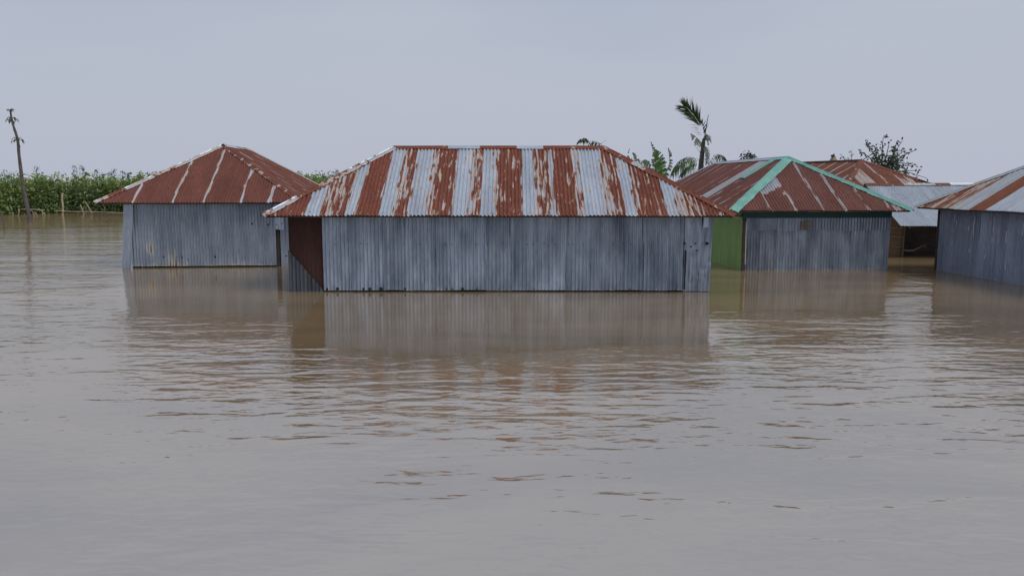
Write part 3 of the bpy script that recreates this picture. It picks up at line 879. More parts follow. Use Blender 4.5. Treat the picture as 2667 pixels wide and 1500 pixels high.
# ------------------------------------------------------------------ house D: right edge of the picture
def house_D():
    a, b, ze, zr = 4.4, 2.35, 1.57, 2.98
    th = math.radians(-90 + 5.2)
    tip = Vector((10.20, 20.45, 0))                           # far eave corner
    ex, ey = Vector((math.cos(th), math.sin(th), 0)), Vector((-math.sin(th), math.cos(th), 0))
    org = tip + ex * a + ey * b
    H = empty('tin_house', org, th)
    tag(H, 'slate grey tin house cut by the right edge with one rust stripe on its roof', 'house', 'tin houses standing in the flood')
    fr, ri, ba, le, r0, r1, hips, c = hip_faces(a, b, ze, zr, -a + 2.35, a - 2.35, 'x')
    roof = roof_frame(H, c, hips, r0, r1, ze)
    bf0 = [(0.35, .58), (0.62, .80), (0.85, .52), (1.05, .82), (1.5, .56), (2.12, .26), (2.62, .98), (5.2, 0.02), (6.0, .5), (99, .1)]
    roof_face(fr, roof, M['roofF'], [0, 1.05, 1.55, 2.12, 2.62, 3.4, 4.2, 5.0, 5.8, 6.6, 7.4, 2 * a], bands(bf0), rows=9, per=7, seed0=401, amp=0.014)
    roof_face(le, roof, M['roofF'], even(le.L, .8), 0.4, rows=4, per=4, seed0=420)
    roof_face(ri, roof, M['roofF'], even(ri.L, .8), 0.4, rows=4, per=4, seed0=440)
    roof_face(ba, roof, M['roofF'], [0, ba.L], 0.4, rows=4, per=4, seed0=460, name='back_roof_slope')
    cap_run('ridge_cap', roof, M, r0, r1, fr, ba, [(0, 1, 'roofF', .2)], w=.12, seed=61)
    cap_run('hip_cap', roof, M, *hips[0], [(0, .45, 'roofF', .12), (.45, .8, 'roofF', .42), (.8, 1, 'roofF', .30)], w=.12, seed=63)
    for h in hips[1:]: cap_run('hip_cap', roof, M, *h, [(0, 1, 'roofF', .2)], w=.12, seed=66)
    x0, x1, y0, y1, zt = -a + 0.42, a - 0.42, -b + 0.44, b - 0.44, 1.78
    wall = wall_frame(H, x0, x1, y0 + 0.03, y1, zt)
    L = x1 - x0
    wall_run(wall, M['wallD'], (x0, y0), (x1, y0), even(L, .74, .05), -0.12, zt, tones=None, rust=lambda u, v: 0.34 * max(0, 0.10 - v) / 0.10, amp=0.016, warp=0.014, seed0=470)
    mb = MB(); mb.box((x0 - 0.035, y0 + 0.01, 0.5), (0.06, 0.10, 2.2)); mb.build('corner_post', M['dark_wood'], wall)
    wall_run(wall, M['shaded_rust'], (x0, y1), (x0, y0 + .06), even(y1 - y0 - .06, .75), -0.3, zt, rust=1.0, seed0=480, per=4, rows=4, name='rusted_end_sheet')
    wall_run(wall, M['wallD'], (x1, y0 + .03), (x1, y1), even(y1 - y0, .75), -0.3, zt, seed0=485, per=4, rows=4)
    wall_run(wall, M['wallD'], (x1, y1), (x0, y1), [0, L], -0.3, zt, seed0=490, per=3, rows=3, name='back_wall_sheet')
    mb = MB()
    for s, z, l_ in ((.58, 1.33, .20), (.66, 1.22, .14), (1.12, 1.12, .12), (1.30, 1.10, .34), (1.32, 1.32, .18), (1.98, 1.26, .36), (1.95, .90, .14), (.55, .72, .12), (.56, 1.0, .03), (1.2, .60, .08), (2.4, 1.0, .28), (2.9, 1.2, .30), (2.45, .35, .14), (1.75, .5, .10)):
        mb.bar((x0 + s, y0 - 0.0185, z - l_ / 2), (x0 + s + .004, y0 - 0.0185, z + l_ / 2), 0.017, 0.006, up=(0, -1, 0))
    tag(mb.build('white_paint_runs', M['white_smear'], wall), kind='stuff')


house_D()


# ------------------------------------------------------------------ house E: far rusty roof
def house_E():
    a, b, ze, zr = 2.75, 4.6, 1.55, 2.97
    rot = math.radians(11)
    apex = at(2243, 418, 30.0)
    org = Vector((apex.x, apex.y, 0)) + Vector((-math.sin(rot), math.cos(rot), 0)) * (b - 2.75)
    H = empty('tin_house', org, rot)
    tag(H, 'far tin house showing only its streaky rust red hip roof', 'house', 'tin houses standing in the flood')
    fr, ri, ba, le, r0, r1, hips, c = hip_faces(a, b, ze, apex.z, -b + 2.75, b - 2.4, 'y')
    roof = roof_frame(H, c, hips, r0, r1, ze)
    roof_face(fr, roof, M['roofE'], even(2 * a, .78), lambda u, v: .40 if (1.7 < u < 2.3 and v > 1.1) or (3.3 < u < 3.9 and 1.0 < v < 1.75) or abs(u - 2.75) < .04 else .93, rows=7, per=6, seed0=501)
    roof_face(le, roof, M['roofE'], even(le.L, .78), lambda u, v: .38 if abs((u % .77) - .4) < .05 and v > 1.2 else .93, rows=6, per=6, seed0=520)
    roof_face(ri, roof, M['roofE'], even(ri.L, .8), .9, rows=5, per=4, seed0=540)
    roof_face(ba, roof, M['roofE'], [0, ba.L], .9, rows=4, per=4, seed0=560, name='back_roof_slope')
    cap_run('ridge_cap', roof, M, r0, r1, ri, le, [(0, .5, 'shaded_rust', 1), (.5, 1, 'shaded_rust', 1)], w=.11, seed=71)
    cap_run('hip_cap', roof, M, *hips[0], [(0, .6, 'roofE', .85), (.6, 1, 'roofE', .9)], w=.12, seed=73)
    cap_run('hip_cap', roof, M, *hips[1], [(0, .5, 'roofE', .88), (.5, 1, 'shaded_rust', 1)], w=.10, seed=75)
    for h in hips[2:]: cap_run('hip_cap', roof, M, *h, [(0, 1, 'roofE', .9)], w=.12, seed=77)
    x0, x1, y0, y1, zt = -a + .42, a - .42, -b + .42, b - .42, 1.74
    wall = wall_frame(H, x0, x1, y0, y1, zt)
    for A_, B_ in (((x0, y0), (x1, y0)), ((x1, y0), (x1, y1)), ((x1, y1), (x0, y1)), ((x0, y1), (x0, y0))):
        wall_run(wall, M['wallC'], A_, B_, [0, (Vector(B_) - Vector(A_)).length], -0.3, zt, seed0=570, per=3, rows=3)


house_E()


# ------------------------------------------------------------------ shed F: low zinc lean-to between C and D
def shed_F():
    H = empty('open_shed', (13.0, 25.3, 0))
    tag(H, 'low open shed with plain zinc roof in the gap between two houses', 'shed')
    ye, yr, ze, zr, x0, x1 = 23.0 - 25.3, 25.5 - 25.3, 0.95, 2.12, 11.10 - 13.0, 15.4 - 13.0
    fr = Face((x0, ye, ze), (x1, ye, ze), (x0 - .04, yr, zr), (x1, yr, zr))
    ba = Face((x1, yr + 2.3, ze + .1), (x0, yr + 2.3, ze + .1), (x1, yr, zr), (x0, yr, zr))
    fr.t0 = 0; fr.t1 = fr.L
    mb = MB()
    for x in (x0 + .3, x0 + 1.5, x0 + 2.8, x1 - .3):
        mb.bar((x, ye + .05, ze - .045), (x, yr, zr - .055), .05, .05)
        mb.bar((x, yr, zr - .055), (x, yr + 2.2, ze + .05), .05, .05)
    for y, z in ((ye + .25, ze + .04), (ye + 1.2, ze + .48), (yr, zr - .08)):
        mb.bar((x0 + .1, y, z), (x1 - .1, y, z), .05, .05)
    roof = mb.build('roof', M['timber'], H)
    roof_face(fr, roof, M['roofF'], [0, .78, 1.56, 2.34, 3.1, fr.L], bands([(0.9, .02), (2.2, .03), (99, .06)]), rows=7, per=7, seed0=601, amp=0.013)
    roof_face(ba, roof, M['roofF'], [0, ba.L], .1, rows=4, per=4, seed0=620, name='back_roof_slope')
    cap_run('ridge_cap', roof, M, (x0, yr, zr), (x1, yr, zr), fr, ba, [(0, .28, 'roofE', .8), (.28, .5, 'roofF', .36), (.5, .62, 'roofE', .75), (.62, 1, 'roofF', .1)], w=.12, seed=81)
    fy = 23.86 - 25.3
    mb = MB()
    mb.tube([(11.62 - 13, fy, -.3), (11.63 - 13, fy + .01, .5), (11.66 - 13, fy + .02, 1.28)], [.035, .034, .032], 8)
    for x in (x0 + 2.6, x1 - .2):
        mb.tube([(x, fy, -.3), (x, fy, 1.28)], [.045, .04], 8)
    mb.bar((11.60 - 13, fy + .02, 1.22), (x1 - .15, fy, 1.22), .05, .05)
    wall = mb.build('wall', M['timber'], H)
    # hanging woven mat panel
    n = 12
    mb = MB()
    V = []
    for i in range(n + 1):
        for j in range(n + 1):
            x = 10.75 - 13 + (11.60 - 10.75) * i / n
            z = -.2 + (1.50 + .2) * j / n
            z = min(z, 1.33)
            V.append((x, fy + .02 + .018 * mnoise.noise((x * 3, z * 3, 2)), z))
    mb.add(V, [(i * (n + 1) + j, (i + 1) * (n + 1) + j, (i + 1) * (n + 1) + j + 1, i * (n + 1) + j + 1) for i in range(n) for j in range(n)])
    mat_ = mb.build('woven_mat', M['mat'], wall)
    for z in (.30, .60, .86, 1.12):
        mb = MB()
        mb.tube([(10.9 - 13, fy - .012, z + .03), (11.3 - 13, fy - .014, z), (11.58 - 13, fy - .012, z - .02)], .009, 5)
        mb.build('tie_pole', M['bamboo'], wall)
    # dark plank wall inside
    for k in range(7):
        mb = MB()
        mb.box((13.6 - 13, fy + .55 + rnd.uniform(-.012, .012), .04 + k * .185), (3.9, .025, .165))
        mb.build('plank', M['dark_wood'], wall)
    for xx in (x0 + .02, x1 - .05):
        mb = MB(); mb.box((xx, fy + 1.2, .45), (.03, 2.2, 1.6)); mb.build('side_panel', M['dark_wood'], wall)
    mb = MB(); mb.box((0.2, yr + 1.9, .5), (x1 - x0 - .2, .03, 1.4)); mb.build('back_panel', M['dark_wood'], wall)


shed_F()

# pale bent branch caught under the shed roof
mb = MB()
mb.tube([at(2350, 651, 23.5), at(2365, 653, 23.5), at(2380, 652, 23.52), at(2392, 646, 23.5), at(2402, 640, 23.48), at(2406, 637, 23.47)], [.018, .02, .022, .02, .016, .01], 6)
mb.tube([at(2409, 637, 23.45), at(2411, 641, 23.45), at(2409, 645, 23.45)], [.014, .018, .012], 6)
o = mb.build('driftwood_branch', M['timber'], None, True)
tag(o, 'pale bent driftwood branch caught in the dark under the open shed roof', 'branch')


# ------------------------------------------------------------------ plants
def plant_root(name, loc, label, cat, group=None):
    r = empty(name, (loc[0], loc[1], 0))
    tag(r, label, cat, group)
    return r, Vector((loc[0], loc[1], 0))


def build_local(mb, name, mat, root, smooth=False):
    off = root.location
    mb.v = [(p[0] - off.x, p[1] - off.y, p[2] - off.z) for p in mb.v]
    return mb.build(name, mat, root, smooth)


def spline(pts, n):
    """Catmull-Rom through the points"""
    pts = [Vector(p) for p in pts]
    P = [pts[0] * 2 - pts[1]] + pts + [pts[-1] * 2 - pts[-2]]
    out_ = []
    m = len(pts) - 1
    for k in range(n + 1):
        t = k / n * m
        i = min(int(t), m - 1)
        f = t - i
        a, b, c, d = P[i], P[i + 1], P[i + 2], P[i + 3]
        out_.append(0.5 * ((2 * b) + (c - a) * f + (2 * a - 5 * b + 4 * c - d) * f * f + (3 * b - a - 3 * c + d) * f ** 3))
    return out_


def banana_leaf(mb, rib, pts, width, facing, tear=0.35, lobes=14, left=1.0, right=1.0, droop=0.35):
    """torn leaf: lobes on both sides of a midrib"""
    sp = spline(pts, lobes * 2)
    rib.tube(sp, [0.022 * (1 - 0.8 * i / (len(sp) - 1)) + .003 for i in range(len(sp))], 5)
    fc = Vector(facing).normalized()
    for k in range(lobes):
        t = (k + .5) / lobes
        if t < 0.10: continue
        p, q = sp[2 * k], sp[2 * k + 2]
        d = (q - p).normalized()
        s = d.cross(fc).normalized()
        prof = math.sin(math.pi * min(1, (t * 0.93 + 0.07)) ** 0.8) ** 0.6 * width / 2
        for sg, am in ((1, left), (-1, right)):
            w = prof * am * rnd.uniform(0.75, 1.05)
            if rnd.random() < tear * 0.25: continue
            gap = rnd.uniform(0.0, tear) * 0.42
            a_ = p.lerp(q, gap * .5); b_ = p.lerp(q, 1 - gap * .5)
            sag = Vector((0, 0, -1)) * (w * droop * rnd.uniform(.5, 1.4))
            fwd = d * (w * 0.35)
            m1 = a_ + s * (sg * w * .55) + sag * .35 + fwd * .5
            m2 = b_ + s * (sg * w * .55) + sag * .35 + fwd * .5
            e1 = a_.lerp(b_, gap) + s * (sg * w) + sag + fwd
            e2 = b_.lerp(a_, gap) + s * (sg * w) + sag + fwd
            mb.add([p.lerp(q, 0.0), p.lerp(q, 1.0), m2, m1, e2, e1], [(0, 1, 2, 3), (3, 2, 4, 5)])


def frond(mb, rib, pts, leaf_len, n, droop=0.4, width=0.035, start=0.2, spread=0.9, jitter=0.3, side=(0, -1, 0), one=None):
    """palm frond: a rib and its narrow leaflets"""
    sp = spline(pts, n)
    rib.tube(sp, [0.020 * (1 - .85 * i / n) + .003 for i in range(n + 1)], 5)
    for i in range(int(n * start), n):
        t = i / n
        d = (sp[i + 1] - sp[i]).normalized()
        s = d.cross(Vector(side))
        if s.length < 1e-3: s = Vector((1, 0, 0))
        s.normalize()
        for sg in (1, -1):
            if one and sg != one: continue
            l = leaf_len * (math.sin(math.pi * (0.15 + 0.75 * t)) ** .7) * rnd.uniform(1 - jitter, 1 + jitter * .4)
            dr = (d * rnd.uniform(.5, 1.0) + s * sg * spread * rnd.uniform(.7, 1.2) + Vector((0, rnd.uniform(-.5, .5), 0)) + Vector((0, 0, -droop * rnd.uniform(.3, 1)))).normalized()
            mb.leaf(sp[i], dr, Vector((0, -1, 0.3)), l, width, .3, droop, .16)


# jute field: one mass far behind on the left
def jute_field():
    leaves, fcs = [], []
    sv, sf = [], []
    N = 4200
    vcount = 0
    LV = []
    for k in range(N):
        x = -58 + 64 * nrs.rand()
        dep = nrs.rand() ** 1.6
        shore = 57.5 + 1.6 * mnoise.noise((x * 0.12, 3.3, 0)) + 0.7 * mnoise.noise((x * 0.5, 1.3, 0))
        if x < -32: shore -= min(9.0, (-32 - x) * 0.9)
        y = shore + dep * 7.0
        h = 2.32 + 0.28 * nrs.randn() + 0.75 * mnoise.noise((x * 0.25, y * 0.2, 7)) + 0.25 * dep
        lean = nrs.randn(2) * 0.10
        top = np.array([x + lean[0] * h, y + lean[1] * h, h])
        b = np.array([x, y, -0.2])
        i0 = len(sv)
        w = 0.012
        sv += [(b[0] - w, b[1], b[2]), (b[0] + w, b[1], b[2]), (b[0], b[1] - w * 1.5, b[2]), (top[0], top[1], top[2])]
        sf += [(i0, i0 + 1, i0 + 3), (i0 + 1, i0 + 2, i0 + 3), (i0 + 2, i0, i0 + 3)]
        nl = 44 if dep < .55 else 30
        t = 1 - nrs.rand(nl) * 0.90
        az = nrs.rand(nl) * 2 * np.pi
        ln = 0.15 + 0.17 * nrs.rand(nl)
        rad = (0.05 + 0.30 * nrs.rand(nl)) * (1.1 - 0.75 * t)
        base = b[None, :] + (top - b)[None, :] * t[:, None]
        base[:, 0] += np.cos(az) * rad
        base[:, 1] += np.sin(az) * rad
        el = nrs.rand(nl) * 1.5 - 1.25
        d = np.stack([np.cos(az) * np.cos(el), np.sin(az) * np.cos(el), np.sin(el)], 1)
        s = np.stack([-np.sin(az), np.cos(az), 0.6 * nrs.randn(nl)], 1)
        wd = ln * (0.40 + .15 * nrs.rand(nl))
        tip = base + d * ln[:, None]
        mid = base + d * (ln * .45)[:, None]
        LV.append(np.stack([base, mid + s * wd[:, None] * .5, tip, mid - s * wd[:, None] * .5], 1).reshape(-1, 3))
    LV = np.concatenate(LV)
    nq = len(LV) // 4
    me = bpy.data.meshes.new('jute_field')
    me.vertices.add(len(LV)); me.vertices.foreach_set('co', LV.astype(np.float32).ravel())
    me.loops.add(nq * 4); me.loops.foreach_set('vertex_index', np.arange(nq * 4, dtype=np.int32))
    me.polygons.add(nq); me.polygons.foreach_set('loop_start', np.arange(0, nq * 4, 4, dtype=np.int32))
    me.update(calc_edges=True)
    o = link('jute_field', me, M['jute'])
    tag(o, 'dense green field of tall jute standing in the flood on the left', 'field', kind='stuff')
    ms = bpy.data.meshes.new('jute_stems')
    ms.from_pydata(sv, [], sf)
    s_ = link('stems', ms, M['jute_stem'], o)
    tag(s_, kind='stuff')


jute_field()


def tall_jute(px, py, Y, seed, label):
    r2 = random.Random(seed)
    top = at(px, py, Y)
    root, _ = plant_root('tall_plant', (top.x, Y), label, 'plant', 'tall plants sticking up above the jute field')
    st, lf = MB(), MB()
    lean = r2.uniform(-.15, .15)
    pts = [(top.x + lean, Y, -.2), (top.x + lean * .6, Y, top.z * .5), (top.x + r2.uniform(-.05, .05), Y, top.z * .85), (top.x, Y, top.z)]
    sp = spline(pts, 10)
    st.tube(sp, [.016 - .001 * i for i in range(11)], 5)
    for k in range(30):
        t = 1 - r2.random() ** 1.3 * .45
        p = sp[min(10, int(t * 10))].lerp(sp[min(10, int(t * 10) + 1)], (t * 10) % 1)
        az = r2.uniform(0, 6.28)
        d = Vector((math.cos(az), math.sin(az), r2.uniform(-.9, .3)))
        lf.leaf(p + d * .06, d, (0, 0, 1), r2.uniform(.14, .26), r2.uniform(.05, .085), .3, .7)
    build_local(st, 'stem', M['jute_stem'], root)
    build_local(lf, 'foliage', M['sprig'], root)


ORD = ['first', 'second', 'third', 'fourth', 'fifth', 'sixth', 'seventh', 'eighth', 'ninth', 'tenth', 'eleventh', 'twelfth', 'thirteenth', 'fourteenth', 'fifteenth']
tops = [(11, 441), (30, 446), (95, 432), (193, 431), (212, 430), (222, 447), (251, 440), (268, 452), (285, 447), (296, 438), (320, 443), (335, 450), (362, 452), (385, 447), (400, 449)]
for k, (px, py) in enumerate(tops):
    tall_jute(px, py, 56.5 + (k % 4) * .6, 900 + k, f'tall thin plant above the jute field, {ORD[k]} from the left edge of the picture')
gap_tops = [(798, 453), (845, 449), (870, 446), (880, 440)]
for k, (px, py) in enumerate(gap_tops):
    tall_jute(px, py, 56.5 + (k % 4) * .6, 930 + k, f'tall thin plant seen between the left and middle roofs, {ORD[k]} from the left')


# leaning bare trunk with three leaf tufts
def bare_trunk():
    Y = 44.0
    pts = [at(80, 590, Y), at(79, 579, Y), at(67, 520, Y), at(57.5, 467, Y), at(49.7, 405, Y), at(46, 365, Y - .1), at(35.7, 331, Y - .15), at(29.5, 306, Y - .2), at(27, 287, Y - .2)]
    root, _ = plant_root('bare_tree', (pts[1].x, Y), 'leaning bare tree trunk with three small leaf tufts beside the jute field', 'tree')
    mb = MB()
    sp = spline(pts, 32)
    rad = [.128 - .085 * (i / 32) ** .8 + .012 * mnoise.noise((i * .9, 1, 2)) for i in range(33)]
    mb.tube(sp, rad, 9)
    for i, s in ((18, .07), (22, .05), (12, .06)):
        mb.tube([sp[i], sp[i] + Vector((s * 1.6, -.02, .04))], [s * .7, s * .4], 6)
    build_local(mb, 'trunk', M['bark'], root, True)
    for (u, v, n, sp_, dr, ln) in ((27, 288, 16, .13, .5, .24), (31, 309, 24, .27, .9, .28), (45, 361, 18, .27, .9, .28)):
        c = at(u, v, Y - .2)
        lf = MB()
        for k in range(n):
            az = rnd.uniform(0, 6.28)
            r = sp_ * rnd.random() ** .5
            p = c + Vector((math.cos(az) * r, math.sin(az) * r, .05 - r * r * 1.6 + rnd.uniform(-.05, .08)))
            d = Vector((math.cos(az), math.sin(az), -.4 - r * 2.5))
            lf.leaf(p, d, (0, 0, 1), rnd.uniform(.6, 1) * ln * .75, .085, .3, dr)
        for k in range(6):
            az = k * 1.05
            lf.tube([c, c + Vector((math.cos(az) * sp_ * .6, math.sin(az) * sp_ * .6, .06)), c + Vector((math.cos(az) * sp_, math.sin(az) * sp_, -.06))], [.012, .009, .006], 4)
        build_local(lf, 'leaf_tuft', M['sprig'], root)


bare_trunk()


# bamboo fence by the field
def bamboo_fence():
    root = empty('bamboo_fence', (-28.8, 53.4, 0))
    tag(root, 'low bamboo fence half drowned along the edge of the jute field', 'fence')
    def piece(name, pts, r, mat='bamboo'):
        mb = MB(); mb.tube(pts, r, 7); build_local(mb, name, M[mat], root, True)
    post = [at(163, 566, 53.5), at(164, 540, 53.5), at(162, 520, 53.5), at(163, 503, 53.5)]
    mb = MB()
    sp = spline(post, 14)
    mb.tube(sp, [.055 + .012 * (i % 2) for i in range(15)], 7)
    build_local(mb, 'post', M['bamboo'], root)
    piece('post', [at(271, 566, 53.3), at(271, 552, 53.3), at(273, 538, 53.3)], [.04, .035, .03], 'bark')
    piece('post', [at(46, 566, 53), at(50, 552, 53), at(49, 544, 53)], [.035, .03, .025])
    piece('rail', spline([at(56, 545, 53), at(80, 545.5, 53), at(100, 546.5, 53), at(116, 548, 53)], 8), .03)
    piece('rail', spline([at(141, 549, 53.4), at(180, 551, 53.4), at(230, 551.5, 53.4), at(290, 553.5, 53.4), at(322, 554.5, 53.4)], 12), .026)
    for a_, b_ in (((107, 548), (117, 563)), ((90, 551), (99, 567)), ((110, 549), (110, 562)), ((82, 549), (90, 563))):
        piece('brace', [at(a_[0], a_[1], 52.9), at((a_[0] + b_[0]) / 2 + 1, (a_[1] + b_[1]) / 2 - 1, 52.8), at(b_[0], b_[1] + 3, 52.7)], [.02, .02, .015])


bamboo_fence()

mb = MB()
mb.tube(spline([at(12, 602, 37.6), at(10.5, 590, 37.6), at(9.5, 575, 37.6), at(5, 563, 37.6), at(1, 557, 37.6)], 12), .035, 7)
o = mb.build('bent_stick', M['bark'], None, True)
tag(o, 'dark crooked stick poking out of the water at the left edge', 'stick')
for k, (a_, b_, lb) in enumerate((((219, 522), (240, 555), 'pale slanting pole against the jute, the upper of two'), ((209, 533), (222, 539), 'short pale slanting pole low in the jute, beside a longer one'))):
    mb = MB()
    p, q = at(*a_, 56.6), at(*b_, 56.0)
    if k: q = Vector((p.x + .35, p.y - .2, -.1))
    mb.tube([p, p.lerp(q, .5) + Vector((0, 0, .02)), q], [.03, .035, .04], 6)
    o = mb.build('leaning_pole', M['bamboo'], None, True)
    tag(o, lb, 'pole')


# papaya-like sprig above the ridge of the middle house
def ridge_sprig():
    Y = 22.5
    at = lambda u, v, y: globals()['at'](u, v - 5, y)
    root, _ = plant_root('sapling', (at(1545, 400, Y).x, Y), 'spindly sapling with nodding leaf tufts peeking over the middle ridge', 'plant')
    st, lf = MB(), MB()
    b = Vector((root.location.x, Y, -.2))
    j = at(1546, 395, Y)
    st.tube([b, b.lerp(j, .6), j], [.035, .028, .02], 6)
    st.tube(spline([j, at(1536, 380, Y), at(1530, 374, Y), at(1519, 366, Y)], 8), .011, 5)
    st.tube(spline([j, at(1551, 382, Y), at(1551, 376, Y), at(1542, 373, Y)], 8), .009, 5)
    st.tube(spline([at(1551, 376, Y), at(1556, 376, Y), at(1559, 378, Y)], 5), .008, 5)
    st.tube([at(1552, 388, Y), at(1565, 380, Y), at(1578, 371, Y)], [.005, .004, .003], 4)
    for (u, v, n, s) in ((1520, 364, 40, .12), (1516, 369, 20, .09), (1545, 373.5, 12, .09), (1557, 377, 8, .06)):
        c = at(u, v, Y)
        for k in range(n):
            az = rnd.uniform(0, 6.28); r = s * rnd.random() ** .5
            d = Vector((math.cos(az), math.sin(az), -.8))
            lf.leaf(c + Vector((math.cos(az) * r, math.sin(az) * r, .04 - r * .9)), d, (0, 0, 1), rnd.uniform(.08, .15), .045, .3, .6)
    build_local(st, 'stem', M['twig'], root)
    build_local(lf, 'foliage', M['sprig'], root)


ridge_sprig()


def bananas():
    Y = 24.6
    root, _ = plant_root('banana_plant', (at(1720, 470, Y).x, Y), 'banana plant with one broad green leaf and two tattered upright leaves', 'plant')
    base = at(1722, 500, Y)
    st = MB()
    g0 = Vector((root.location.x, Y, -.3))
    st.tube([g0, g0.lerp(base, .6), base, at(1722, 472, Y)], [.11, .10, .08, .05], 9)
    build_local(st, 'stem', M['bamboo'], root, True)
    def leaf(name, pts, w, mat, facing=(0, -1, .15), **kw):
        m1 = MB(); rb = MB()
        banana_leaf(m1, rb, pts, w, facing, **kw)
        o_ = build_local(m1, name, M[mat], root)
        build_local(rb, 'midrib', M['pale_banana'], o_, True)
    leaf('leaf', [at(1722, 474, Y), at(1724, 450, Y - .1), at(1720, 425, Y - .25), at(1714, 405, Y - .4), at(1704, 389, Y - .55)], .46, 'banana', tear=.18, lobes=18, facing=(.35, -1, .1))
    leaf('leaf', [at(1721, 474, Y), at(1706, 442, Y + .1), at(1698, 418, Y + .15), at(1702, 395, Y + .2), at(1694, 370, Y + .25)], .30, 'pale_banana', tear=.95, lobes=15, left=1.0, right=.22, facing=(-.2, -1, .1))
    leaf('leaf', [at(1725, 474, Y), at(1735, 452, Y), at(1745, 425, Y + .1), at(1744, 402, Y + .1), at(1738, 380, Y + .2)], .24, 'pale_banana', tear=.7, lobes=15, left=.9, right=.3, facing=(.2, -1, .1))
    leaf('leaf', [at(1722, 474, Y), at(1708, 450, Y - .3), at(1697, 430, Y - .5), at(1682, 418, Y - .7), at(1670, 420, Y - .8)], .28, 'pale_banana', tear=.8, lobes=12, droop=1.2)
    leaf('leaf', [at(1721, 476, Y), at(1712, 466, Y - .2), at(1702, 452, Y - .3), at(1692, 436, Y - .3), at(1684, 442, Y - .3)], .22, 'banana', tear=.7, lobes=10, droop=1.2)
    Y2 = 26.0
    root2, _ = plant_root('banana_plant', (at(1660, 470, Y2).x, Y2), 'small banana plant mostly hidden behind the right slope of the middle roof', 'plant')
    root = root2
    st = MB()
    g0 = Vector((root.location.x, Y2, -.3))
    st.tube([g0, at(1660, 500, Y2), at(1662, 450, Y2)], [.1, .08, .05], 9)
    build_local(st, 'stem', M['bamboo'], root, True)
    leaf('leaf', [at(1662, 450, Y2), at(1650, 428, Y2), at(1634, 408, Y2), at(1639, 388, Y2)], .16, 'pale_banana', tear=.9, lobes=10, left=.9, right=.2)
    leaf('leaf', [at(1662, 450, Y2), at(1664, 428, Y2), at(1658, 412, Y2), at(1648, 398, Y2)], .20, 'pale_banana', tear=.6, lobes=10)
    leaf('leaf', [at(1662, 450, Y2), at(1658, 430, Y2 - .2), at(1648, 418, Y2 - .3), at(1638, 415, Y2 - .5)], .22, 'banana', tear=.6, lobes=10, droop=1.0)
    leaf('leaf', [at(1662, 450, Y2), at(1668, 435, Y2 - .2), at(1672, 425, Y2 - .3)], .22, 'banana', tear=.6, lobes=8, droop=1.0)


bananas()


